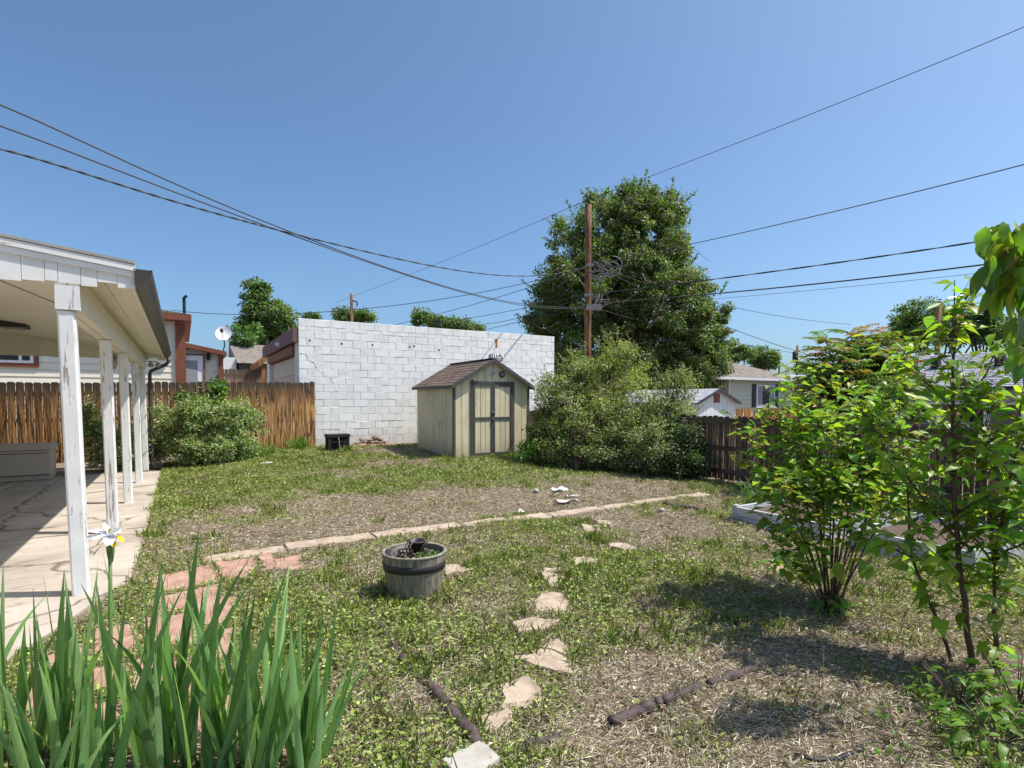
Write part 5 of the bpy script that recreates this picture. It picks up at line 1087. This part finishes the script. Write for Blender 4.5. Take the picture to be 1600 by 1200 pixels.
# --- grass tufts by the fence
def tuft(label, px, py, n, h, wd, sp_, pal, name='grass_tuft', lean=.4, cat='grass tuft'):
    q = gp(px, py); o = root(name, q, label, cat); V, F, c = blades(q[0], q[1], n, h, wd, sp_, pal, lean); npmesh('blades', V, F, c, 'leaf', o, kind='stuff'); return o
GP = [(.13, .24, .04), (.17, .28, .06), (.10, .19, .035), (.22, .30, .09)]
tuft('long arching grass tuft at the right foot of the variegated shrub', 400, 714, 380, .42, .012, .4, GP, lean=.8)
tuft('leafy tuft growing at the end of the tall fence', 466, 704, 160, .4, .02, .25, GP)
tuft('spiky leek like clump in the farther raised bed', 1195, 790, 130, .42, .016, .32, [(.10, .19, .07), (.13, .22, .09)], 'leek_clump', .3, 'plant')
tuft('grass clump below the left frame of the shed doors', 735, 715, 60, .16, .012, .12, GP)
tuft('grass clump at the left front shed corner', 700, 716, 40, .16, .012, .12, GP)
tuft('small weed sprouting at the black crate', 540, 706, 50, .22, .02, .14, GP)
tuft('grass clump under the right shed door edge', 805, 714, 110, .2, .014, .3, GP)
# --- ailanthus beyond the fence: pinnate fronds
q = onx(1335, 640, 9.7); ab = (float(q[0]), float(q[1])); ai = root('ailanthus_tree', (ab[0], ab[1], -.1), 'feathery compound leaved tree behind the low fence', 'tree')
VV, FF, CCc = [], [], []; k0 = 0; mb = MB(); stm = MB(); nfr = 0
tips = [(1290, 500), (1265, 545), (1330, 490), (1355, 500), (1375, 520), (1320, 530), (1290, 570), (1350, 560), (1395, 500), (1420, 530), (1310, 590), (1370, 590), (1400, 570), (1340, 520), (1440, 560), (1280, 600), (1300, 620), (1345, 610), (1410, 610), (1270, 570), (1325, 560), (1385, 545)]
for (tx, ty) in tips:
    T = Vector([float(c) for c in at(tx, ty + 30, 9.0 + random.uniform(-.5, .9))]); b = Vector((ab[0], ab[1], .9)); m1 = b.lerp(T, .5) + Vector((0, 0, .1))
    stm.tube([b, m1, T], [.022, .015, .008], 5)
    for f in range(30):
        s = m1.lerp(T, random.uniform(.35, 1)); az = random.uniform(0, 6.283); D = Vector((math.cos(az), math.sin(az), random.uniform(.1, .9))).normalized(); L = random.uniform(.35, .6); side = D.cross(Vector((0, 0, 1))).normalized()
        red = random.random() < .28 and ty < 545; n = 9; pts = [s + D * L * (j / n) - Vector((0, 0, .32 * L * (j / n) ** 2)) for j in range(n + 1)]
        mb.tube([pts[0], pts[4], pts[9]], .004, 3)
        for j in range(2, n + 1):
            for sg in (-1, 1):
                dd = (side * sg + D * .45 - Vector((0, 0, .35))).normalized(); VV.append(tuple(pts[j])); FF.append(tuple(dd)); CCc.append((.30, .13, .04) if red and random.random() < .7 else random.choice([(.11, .20, .04), (.15, .25, .05), (.08, .15, .03), (.20, .28, .07)]))
P = np.array(VV); D = np.array(FF); n = len(P); N = np.tile(np.array([[0, 0, 1.]]), (n, 1)) + RNG.normal(0, .25, (n, 3))
V, F = leaves(P, D, N, .10 + .05 * RNG.random(n), .038, .12, .2); npmesh('crown', V, F, np.repeat(np.array(CCc) * (1 + RNG.normal(0, .15, (n, 1))), 4, 0), 'leaf', ai, kind='stuff')
stm.tube([(ab[0], ab[1], -.1), (ab[0], ab[1], .95)], [.04, .024], 6); stm.build('trunk', 'stem', ai, True); mb.build('leaf_stalks', 'stem', ai, kind='stuff')

# --- saplings: every large leaf is a piece of its own
def leaf_mesh(L, W, fold, droop, n=6, mat='leaf_big'):
    vs = []; fs = []
    for j in range(n + 1):
        u = j / n; ww = W * .5 * (math.sin(math.pi * min(1, u * 1.02)) ** .8) * (1 - .35 * u) * 1.25 if 0 < u < 1 else 0.0006
        x = L * u; z = -droop * L * u * u; wv = .04 * W * math.sin(u * 14)
        vs += [(x, -ww, z + fold * ww + wv), (x, 0, z), (x, ww, z + fold * ww - wv)]
    for j in range(n):
        a = j * 3; fs += [(a, a + 3, a + 4, a + 1), (a + 1, a + 4, a + 5, a + 2)]
    me = MB().add(vs, fs).mesh('leaf'); me.materials.append(M[mat]); me.polygons.foreach_set('use_smooth', [True] * len(me.polygons)); return me
LEAFM = [leaf_mesh(1, random.uniform(.38, .54), random.uniform(.08, .32), random.uniform(.15, .7)) for _ in range(9)]
LCOL = [(.20, .33, .04), (.15, .26, .034), (.27, .39, .05), (.10, .19, .03), (.33, .43, .06), (.18, .29, .07), (.24, .36, .044)]
LRED = [(.30, .13, .045), (.34, .21, .06), (.30, .26, .06)]
def place_leaf(parent, pos, d, L, col, up=None):
    d = Vector(d).normalized(); u = (up or Vector((random.gauss(0, .35), random.gauss(0, .35), 1))); y = u.cross(d).normalized(); z = d.cross(y)
    m = Matrix((d, y, z)).transposed().to_4x4(); o = bpy.data.objects.new('leaf', random.choice(LEAFM)); o.matrix_local = Matrix.Translation(Vector(pos) - ORG[parent]) @ m @ Matrix.Scale(L, 4); o.color = (*col, 1)
    put(o, parent)
def sapling(name, label, base, stems, leaf_L, dens, maxleaf, extra=0, twig=.25, sub=1.0, lo=.15, red=.05, tw_ang=1.0, bias=(0, 0)):
    o = root(name, base, label, 'sapling'); spots = []
    for (pts, r) in stems:
        P = [Vector([float(c) for c in p]) for p in pts]; fine = []
        for i in range(len(P) - 1):
            for k in range(4): fine.append(P[i].lerp(P[i + 1], k / 4) + Vector((random.gauss(0, .004), random.gauss(0, .004), 0)))
        fine.append(P[-1]); m = len(fine); MB().tube(fine, [max(.0022, r * (1 - .8 * i / m)) for i in range(m)], 7).build('stem', 'stem', o, True)
        tot = sum((fine[i + 1] - fine[i]).length for i in range(m - 1)); nt = int(tot * dens); tw = MB()
        for t in range(nt):
            u = lo + (1 - lo) * random.random(); i = min(int(u * (m - 1)), m - 2); s = fine[i].lerp(fine[i + 1], u * (m - 1) - i); dr = (fine[i + 1] - fine[i]).normalized()
            az = random.uniform(0, 6.283); d = (Vector((math.cos(az) + bias[0], math.sin(az) + bias[1], random.uniform(.15, .9))) * tw_ang + dr * .5).normalized(); L = twig * random.uniform(.35, 1.2) * (1.15 - .5 * u)
            e = s + d * L; tw.tube([s, s + d * L * .5 + Vector((0, 0, .01)), e], [max(.0016, r * .22), .0018, .0012], 4)
            nl = max(2, int(L * 26 * sub))
            for j in range(nl):
                f = (j + .6) / nl; spots.append((s.lerp(e, f), d, f, u))
        if nt: tw.build('twigs', 'stem', o, True, kind='stuff')
    random.shuffle(spots); far = []
    spots.sort(key=lambda s_: 0)
    for i, (p, d, f, u) in enumerate(spots):
        az = random.uniform(0, 6.283); dd = d * .5 + Vector((math.cos(az), math.sin(az), random.uniform(-.75, .15))); L = leaf_L * random.uniform(.55, 1.2); c = random.choice(LCOL)
        if random.random() < red * (2.2 if u > .8 else .2): c = random.choice(LRED); L *= .7
        c = tuple(q_ * random.uniform(.8, 1.25) for q_ in c)
        if i < maxleaf: place_leaf(o, p, dd, L, c)
        else: far.append((p, dd, L, c))
    if far:
        Pn = np.array([tuple(a[0]) for a in far]); Dn = np.array([tuple(a[1]) for a in far]); Ln = np.array([a[2] for a in far]); cn = np.array([a[3] for a in far]); N = np.tile([[0, 0, 1.]], (len(far), 1)) + RNG.normal(0, .35, (len(far), 3))
        V, F = leaves(Pn, Dn, N, Ln, Ln * .5, .2, .2); npmesh('foliage', V, F, np.repeat(cn, 4, 0), 'leaf', o, kind='stuff')
    return o
# spreading multi-stem cherry
b = gp(1297, 955); S = []
for (tx, ty, d, r) in [(1195, 640, 4.3, .009), (1180, 680, 4.0, .008), (1235, 600, 4.2, .009), (1275, 590, 4.4, .009), (1310, 640, 3.8, .009), (1350, 610, 4.1, .009), (1215, 760, 3.7, .008), (1390, 650, 4.0, .009), (1420, 700, 4.2, .008), (1260, 700, 4.5, .008), (1330, 700, 4.6, .008), (1200, 835, 3.9, .007), (1440, 640, 3.9, .009), (1455, 730, 3.7, .008), (1400, 580, 4.2, .008), (1165, 720, 4.3, .007), (1385, 770, 3.6, .007), (1290, 640, 4.6, .008), (1225, 880, 3.6, .006)]:
    T = at(tx, ty, d); bb = b + np.array([random.gauss(0, .035), random.gauss(0, .035), -.02]); mpt = bb + (T - bb) * .5; mpt[0] = bb[0] + (T[0] - bb[0]) * .36; mpt[1] = bb[1] + (T[1] - bb[1]) * .36; S.append(([bb, mpt, T], r))
sapling('cherry_sapling', 'wide bushy many stemmed sapling, leftmost of the right hand group', b, S, .098, 19, 300, 0, .40, .95, .48, .035)
# slender leaning stem
b = gp(1487, 1036); sapling('cherry_sapling', 'thin leaning sapling stem between the bushy one and the straight trunk', b, [([b, at(1462, 965, 3.12), at(1424, 870, 3.2), at(1417, 760, 3.3), at(1405, 640, 3.45)], .011), ([at(1424, 870, 3.2), at(1375, 850, 3.15), at(1330, 880, 3.1)], .006)], .11, 24, 280, 0, .26, .8, .2, .03)
# straight trunk
b = gp(1519, 1044); sapling('cherry_sapling', 'straight brown trunked sapling right of the leaning stem', b, [([b, at(1506, 940, 3.05), at(1495, 840, 3.08), at(1490, 740, 3.12), at(1489, 640, 3.2), at(1488, 520, 3.3), at(1492, 478, 3.32)], .0175), ([at(1495, 840, 3.08), at(1450, 790, 3.2), at(1385, 700, 3.4), at(1340, 630, 3.5)], .009), ([at(1490, 680, 3.14), at(1530, 600, 3.2), at(1565, 530, 3.25)], .008), ([at(1489, 640, 3.2), at(1440, 590, 3.3), at(1395, 560, 3.4)], .007)], .105, 34, 300, 0, .32, .8, .16, .04)
# forked trunk
b = gp(1557, 1046); sapling('cherry_sapling', 'forked grey trunked sapling nearest the right edge', b, [([b, at(1555, 960, 2.98), at(1554, 880, 3.0)], .0165), ([at(1554, 882, 3.0), at(1572, 790, 3.0), at(1590, 690, 3.05), at(1600, 600, 3.1)], .011), ([at(1554, 882, 3.0), at(1546, 800, 3.05), at(1530, 720, 3.1), at(1545, 640, 3.2)], .010), ([at(1554, 882, 3.0), at(1525, 845, 3.05), at(1500, 820, 3.1)], .006), ([at(1554, 875, 3.0), at(1575, 860, 2.9), at(1600, 850, 2.8), at(1640, 830, 2.7)], .008)], .11, 34, 300, 0, .30, .8, .14, .02)
# overhanging branch of a tree right of the frame
b = gp(1900, 1180); ot = sapling('overhanging_tree', 'tree reaching in from the right edge with a drooping leafy branch tip', b, [([b, b + np.array([0, 0, 1.3]), at(1760, 420, 2.6)], .03), ([at(1760, 420, 2.6), at(1680, 360, 2.6), at(1610, 350, 2.62), at(1565, 372, 2.62)], .010), ([at(1700, 400, 2.6), at(1640, 420, 2.6), at(1590, 440, 2.6)], .008), ([at(1700, 430, 2.6), at(1640, 500, 2.6), at(1598, 560, 2.6)], .008)], .135, 0, 0)
for (x0_, y0_, x1_, y1_, n) in ((1545, 362, 1640, 350, 60), (1560, 390, 1660, 395, 60), (1545, 410, 1650, 430, 50), (1560, 440, 1640, 450, 30), (1595, 490, 1650, 520, 20), (1585, 540, 1640, 560, 18)):
    for k in range(n):
        t = random.random(); p = at(x0_ + (x1_ - x0_) * t + random.uniform(-12, 12), y0_ + (y1_ - y0_) * t + random.uniform(-14, 10), 2.6 + random.uniform(-.16, .16)); az = random.uniform(0, 6.283)
        place_leaf(ot, p, Vector((math.cos(az) * .6 - Rt[0] * .25, math.sin(az) * .6 - Rt[1] * .25, random.uniform(-1.3, -.4))), random.uniform(.09, .15), tuple(q_ * random.uniform(.6, 1.15) for q_ in random.choice(LCOL)))
# broad weeds at the bottom right
def weed(label, px, py, n, ls, rad, h, pal, group='weeds at the bottom right'):
    q = gp(px, py); o = root('weed_plant', q, label, 'weed', group)
    for k in range(n):
        a = random.uniform(0, 6.283); r = rad * math.sqrt(random.random()); z = q[2] + h * random.uniform(.05, 1) * (1 - .5 * r / rad); az = a + random.gauss(0, .6)
        place_leaf(o, (q[0] + r * math.cos(a), q[1] + r * math.sin(a), z), Vector((math.cos(az), math.sin(az), random.uniform(-.3, .6))), ls * random.uniform(.5, 1.2), tuple(c_ * random.uniform(.8, 1.2) for c_ in random.choice(pal)))
    mb = MB()
    for k in range(12): a = random.uniform(0, 6.283); mb.tube([q, q + np.array([math.cos(a) * rad * .4, math.sin(a) * rad * .4, h * .5]), q + np.array([math.cos(a) * rad * .7, math.sin(a) * rad * .7, h * .8])], .003, 4)
    mb.build('stems', 'stem', o, True)
WP = [(.14, .27, .035), (.11, .22, .03), (.18, .31, .05)]
weed('heart leaved green weed patch at the foot of the sapling trunks', 1500, 1105, 150, .05, .22, .22, WP); weed('large leaved weed at the right frame edge', 1590, 1110, 90, .085, .2, .30, WP); weed('lush weed clump in the bottom right corner', 1560, 1165, 110, .07, .22, .16, WP)
weed('scattered leafy weed left of the sapling feet', 1400, 1150, 70, .04, .25, .08, WP); weed('small weed around the bushy sapling foot', 1295, 960, 80, .055, .12, .2, WP); weed('low weed rosette beside the barrel planter', 605, 938, 34, .09, .12, .10, WP)

# --- irises in the left foreground
def iris(label, px, py, n, hmin, hmax, spread, leanx, fl=False):
    b = gp(px, py) if py < 1300 else None; o = root('iris_plant', b, label, 'iris', 'iris clumps in the foreground')
    for k in range(n):
        a = random.uniform(0, 6.283); r = spread * math.sqrt(random.random()); bx, by = b[0] + r * math.cos(a), b[1] + r * math.sin(a); h = random.uniform(hmin, hmax); lx = random.gauss(leanx, .27) + .9 * (r / spread) * math.cos(a + YAW) * .25; ly = random.gauss(0, .2)
        out = Vector((Rt[0] * lx + F_[0] * ly, Rt[1] * lx + F_[1] * ly, 0)); bend = random.choice((0, 0, 0, .15, .5)) * random.uniform(.3, 1.2); wd = random.uniform(.026, .042) * (.7 + .3 * h); tw = random.uniform(-.9, .9); f0 = random.uniform(-1.15, 1.15); m = 11; vs = []; fs = []
        for j in range(m):
            u = j / (m - 1); c = Vector((bx, by, b[2] - .03)) + Vector((0, 0, h * (u - .30 * bend * u ** 3))) + out * h * (u * .55 + bend * 1.6 * u ** 2.6)
            ww = wd * .5 * (min(1, .72 + u * .9)) * (1 - max(0, (u - .45) / .55) ** 1.7); ww = max(ww, .0007); an = f0 + tw * u; s = Vector((Rt[0] * math.cos(an) + F_[0] * math.sin(an), Rt[1] * math.cos(an) + F_[1] * math.sin(an), 0)); nn = s.cross(Vector((0, 0, 1)))
            vs += [c - s * ww, c + nn * ww * .22, c + s * ww]
        for j in range(m - 1): q = j * 3; fs += [(q, q + 1, q + 4, q + 3), (q + 1, q + 2, q + 5, q + 4)]
        bl = MB().add(vs, fs).build('blade', 'iris', o, True); g = random.uniform(.75, 1.3); c = random.choice([(.20, .36, .13), (.27, .44, .19), (.15, .29, .10), (.30, .47, .16), (.10, .20, .06)]) if random.random() > .012 else (.40, .34, .18); bl.color = (c[0] * g, c[1] * g, c[2] * g, 1)
    return o, b
iris('iris clump filling the bottom left corner', 20, 1215, 34, .4, .9, .2, -.02)
i2, ib = iris('iris clump carrying the white and yellow flower', 165, 1205, 40, .4, .98, .2, .02)
iris('dense iris clump right of the flowering one', 295, 1200, 44, .4, 1.0, .18, .08)
iris('iris clump with slim upright blades, second from the right', 400, 1205, 34, .4, .95, .11, .03)
iris('rightmost iris clump with blades arching over the grass', 480, 1205, 26, .4, .74, .08, .2)
iris('low iris clump in front of the flowering one', 110, 1255, 22, .3, .62, .14, -.05)
# flower
fc = Vector([float(c) for c in at(172, 838, 2.3)]); fo = root('iris_flower', (ib[0], ib[1], ib[2]), 'white iris bloom with yellow falls above the foreground leaves', 'flower')
MB().tube([Vector(ib), Vector(ib).lerp(fc, .5) + Vector((.01, 0, 0)), fc], [.009, .008, .007], 7).build('stalk', 'stem', fo, True)
fo.children[0].data.materials[0] = M['iris']; fo.children[0].color = (.14, .25, .06, 1)
def petal(d, L, wd, droop, col, off=0., name='petal'):
    d = Vector(d).normalized(); s = d.cross(Vector((0, 0, 1))).normalized(); up = s.cross(d); vs = []; fs = []; n = 8
    for j in range(n):
        u = j / (n - 1); ww = wd * (.16 + .84 * math.sin(math.pi * min(.93, .1 + .85 * u ** 1.6)) ** .7) * .6; c = fc + d * (off + L * u) + up * (-droop * L * u * u + .22 * L * u)
        for t in (-1, -.5, 0, .5, 1): vs.append(c + s * ww * t + up * (.25 * ww * (abs(t) - .4)) + Vector((0, 0, random.gauss(0, .0018))))
    for j in range(n - 1):
        for t in range(4): q = j * 5 + t; fs.append((q, q + 1, q + 6, q + 5))
    o = MB().add(vs, fs).build(name, 'petal_white', fo, True); o.color = (*col, 1)
RtV, FV, UP = Vector(Rt), Vector(F_), Vector((0, 0, 1)); WH = (.80, .83, .88)
petal(RtV * .9 - FV * .3 + UP * .55, .088, .034, .15, WH); petal(-RtV - FV * .2 + UP * .45, .085, .036, .35, WH); petal(-RtV - FV * .5 + UP * .05, .085, .04, .25, WH); petal(FV + UP * .4, .08, .04, .5, WH)
petal(-RtV * .25 - FV + UP * .35, .07, .036, .5, WH); petal(-RtV * .4 + UP * .8, .06, .026, .2, WH); petal(RtV * .5 - FV * .8 + UP * .15, .07, .034, .7, WH)
petal(RtV + UP * .05 - FV * .3, .034, .022, .9, (.85, .58, .03), .036); petal(RtV * .55 - FV * .45 - UP * .5, .036, .020, .3, (.85, .58, .03), .022); petal(-RtV * .9 - FV * .2 - UP * .35, .05, .010, .5, (.55, .52, .10), .01); petal(-RtV * .55 - FV * .2 - UP * .75, .05, .026, .2, (.78, .78, .72), .045); petal(UP + RtV * .08 - FV * .2, .035, .012, .1, (.50, .46, .10))
MB().tube([fc - UP * .11, fc - UP * .06, fc - UP * .015, fc], [.008, .015, .014, .008], 8).build('spathe', 'iris', fo, True).color = (.16, .27, .07, 1)

# ================================================================== GROUND COVER
def in_poly(x, y, poly):
    r = np.zeros(len(x), bool); n = len(poly)
    for i in range(n):
        (ax_, ay_), (bx_, by_) = poly[i], poly[(i + 1) % n]
        c = ((ay_ > y) != (by_ > y)) & (x < (bx_ - ax_) * (y - ay_) / (by_ - ay_ + 1e-12) + ax_); r ^= c
    return r
def yard(n, power=1.25, ymin=.5):
    """random spots of the yard, thicker towards the viewer"""
    out = []; got = 0
    while got < n:
        m = n * 3; x = RNG.uniform(-1.2, 8.95, m); y = RNG.uniform(ymin, 15.3, m); d = x * F_[0] + y * F_[1]; lat = x * Rt[0] + y * Rt[1]
        ok = (d > 1.9) & (np.abs(lat) < d * .97 + .3) & (RNG.random(m) < (2.2 / np.maximum(d, 2.2)) ** power)
        ok &= ~((x < -.40) & (y > 5.5)) & ~((x < -.55 - (5.0 - y) * .36) & (y > 2.5) & (y < 5.6)) & ~((x > SX0 - .03) & (x < SX1 + .03) & (y > SY0) & (y < SY1)) & ~(((x - bc[0]) ** 2 + (y - bc[1]) ** 2) < .21 ** 2) & ~((x > 5.82) & (x < 7.27) & (y > 1.96) & (y < 4.44))
        out.append(np.stack([x[ok], y[ok]], 1)); got += ok.sum()
    return np.concatenate(out)[:n]
def offstone(P, slack=.0):
    keep = np.ones(len(P), bool)
    for s in STONES:
        s = np.array(s); c = s.mean(0); q = c + (s - c) * (1 - slack); lo = q.min(0); hi = q.max(0); idx = np.where((P[:, 0] > lo[0]) & (P[:, 0] < hi[0]) & (P[:, 1] > lo[1]) & (P[:, 1] < hi[1]))[0]
        if len(idx): keep[idx[in_poly(P[idx, 0], P[idx, 1], [tuple(v) for v in q])]] = False
    return keep
def green(P):
    x, y = P[:, 0], P[:, 1]; n = vnoise(x * 1.1 + 3, y * 1.1 + 7) * .55 + vnoise(x * 3.1 + 30, y * 3.1) * .45
    g = .37 + (n - .5) * 1.7 + (vnoise(x * .45 + 11, y * .45 + 5) - .5) * .7
    g += .45 * sst(8.2, 9.8, y) * (1 - sst(7.8, 8.8, x)) - .42 * (.5 + vnoise(x * 2.2 + 50, y * 2.2)) * sst(6.0, 6.3, y) * (1 - sst(7.0, 8.6, y)) * (1 - sst(4.6, 7, x) * .6)
    g -= .6 * np.exp(-(((x - 4.9) / 1.3) ** 2 + ((y - 7.0) / .7) ** 2)); g -= .5 * np.exp(-(((x - 4.6) / 1.0) ** 2 + ((y - 13.5) / 1.0) ** 2))
    g -= .18 * sst(2.2, 3.2, x) * (1 - sst(1.6, 2.6, y)); g += .14 * (1 - sst(3, 4.5, y)); g += .3 * np.exp(-(((x - .9) / .6) ** 2 + ((y - 4.3) / .6) ** 2)); g += .35 * (1 - sst(-.3, .1, x)) * sst(6, 6.5, y)
    return np.clip(g, .02, 1)
def flatdirs(n): a = RNG.random(n) * 6.283; return np.stack([np.cos(a), np.sin(a), np.zeros(n)], 1)
# broad clover-like leaves
P = yard(400000, 1.15); P = P[offstone(P, .10)]; P = P[RNG.random(len(P)) < green(P) ** 1.15]; n = len(P); d = P @ F_[:2]
sz = (.007 + .014 * RNG.random(n) ** 2.5) * (1 + .06 * d); hz = RNG.random(n) ** 1.6 * .045 * (.4 + green(P)) + .004
V, F = leaves(np.column_stack([P, gh(P[:, 0], P[:, 1]) + hz]), flatdirs(n) + np.array([[0, 0, .25]]) + RNG.normal(0, .3, (n, 3)), RNG.normal(0, .55, (n, 3)) + [0, 0, 1], sz * 1.5, sz, .15, .1)
npmesh('clover_cover', V, F, np.repeat(pick([(.23, .31, .06), (.29, .37, .085), (.17, .24, .045), (.36, .40, .13), (.27, .33, .09), (.13, .19, .04)], n, .22), 4, 0), 'grass', None, label='patchy clover and small leaved weeds covering the yard', cat='ground cover', kind='stuff')
# short grass blades
P = yard(260000, 1.1); P = P[offstone(P, .08)]; P = P[RNG.random(len(P)) < green(P)]; n = len(P); d = P @ F_[:2]; L = (.025 + .055 * RNG.random(n) ** 2.2) * (1 + .02 * d)
D = flatdirs(n) * RNG.random((n, 1)) * 1.1 + np.array([[0, 0, .8]])
V, F = leaves(np.column_stack([P, gh(P[:, 0], P[:, 1]) - .003]), D, flatdirs(n) + [0, 0, .3], L, .004 + .0006 * d, .1, .2)
npmesh('lawn_grass', V, F, np.repeat(pick([(.22, .26, .06), (.28, .31, .09), (.17, .22, .045), (.38, .34, .16), (.34, .28, .14)], n, .2), 4, 0), 'grass', None, label='short thin grass blades scattered over the yard', cat='grass', kind='stuff')
# dry straw and leaf litter
P = yard(480000, 1.25); P = P[offstone(P, .12)]; n = len(P); d = P @ F_[:2]; L = (.022 + .06 * RNG.random(n) ** 2) * (1 + .03 * d)
V, F = leaves(np.column_stack([P, gh(P[:, 0], P[:, 1]) + .003 + .028 * RNG.random(n) ** 1.5]), flatdirs(n) + RNG.normal(0, .22, (n, 3)), RNG.normal(0, .35, (n, 3)) + [0, 0, 1], L, (.0012 + .0018 * RNG.random(n) ** 3) * (1 + .17 * d), .05, .08)
npmesh('dry_straw', V, F, np.repeat(pick([(.54, .46, .33), (.64, .56, .43), (.40, .33, .23), (.22, .17, .12), (.74, .67, .55), (.11, .085, .06), (.46, .42, .23)], n, .2), 4, 0), 'straw', None, label='dry straw and dead clippings over the bare soil', cat='dry grass', kind='stuff')
P = yard(9000, 1.1); P = P[offstone(P, .2)]; n = len(P); d = P @ F_[:2]; sz = (.012 + .026 * RNG.random(n) ** 3) * (1 + .03 * d)
V, F = leaves(np.column_stack([P, gh(P[:, 0], P[:, 1]) + .008 + .012 * RNG.random(n)]), flatdirs(n) + RNG.normal(0, .2, (n, 3)), RNG.normal(0, .4, (n, 3)) + [0, 0, 1], sz, sz * .6, .3, .2)
npmesh('leaf_litter', V, F, np.repeat(pick([(.50, .40, .28), (.36, .24, .15), (.58, .51, .42), (.24, .15, .10), (.45, .40, .33)], n, .2), 4, 0), 'straw', None, label='curled dead leaves and chips strewn over the yard', cat='leaf litter', kind='stuff')
# taller grass in clumps
K = yard(1500, .9); K = K[offstone(K, 0)]; K = K[RNG.random(len(K)) < green(K)]; idx = np.repeat(np.arange(len(K)), 26); n = len(idx); P = K[idx] + RNG.normal(0, .045, (n, 2)); d = P @ F_[:2]
L = (.05 + .07 * RNG.random(n)) * (1 + .01 * d); D = flatdirs(n) * RNG.random((n, 1)) * 1.0 + np.array([[0, 0, .9]])
V, F = leaves(np.column_stack([P, gh(P[:, 0], P[:, 1]) - .003]), D, flatdirs(n) + [0, 0, .3], L, .0045 + .0005 * d, .1, .25)
npmesh('grass_clumps', V, F, np.repeat(pick([(.19, .27, .055), (.25, .32, .08), (.15, .22, .045), (.30, .31, .11)], n, .2), 4, 0), 'grass', None, label='taller grass clumps dotted over the yard', cat='grass', kind='stuff')
# standing dry stalks
P = yard(2600, .9); P = P[(P @ F_[:2] < 5.5)]; n = len(P); L = .07 + .16 * RNG.random(n) ** 2
V, F = leaves(np.column_stack([P, gh(P[:, 0], P[:, 1])]), RNG.normal(0, .25, (n, 3)) + [0, 0, 1], flatdirs(n), L, .0035, .1, .05)
npmesh('dry_stalks', V, F, np.repeat(pick([(.22, .2, .09), (.30, .24, .13), (.16, .17, .06)], n, .2), 4, 0), 'straw', None, label='thin standing dry weed stalks in the near yard', cat='weeds', kind='stuff')
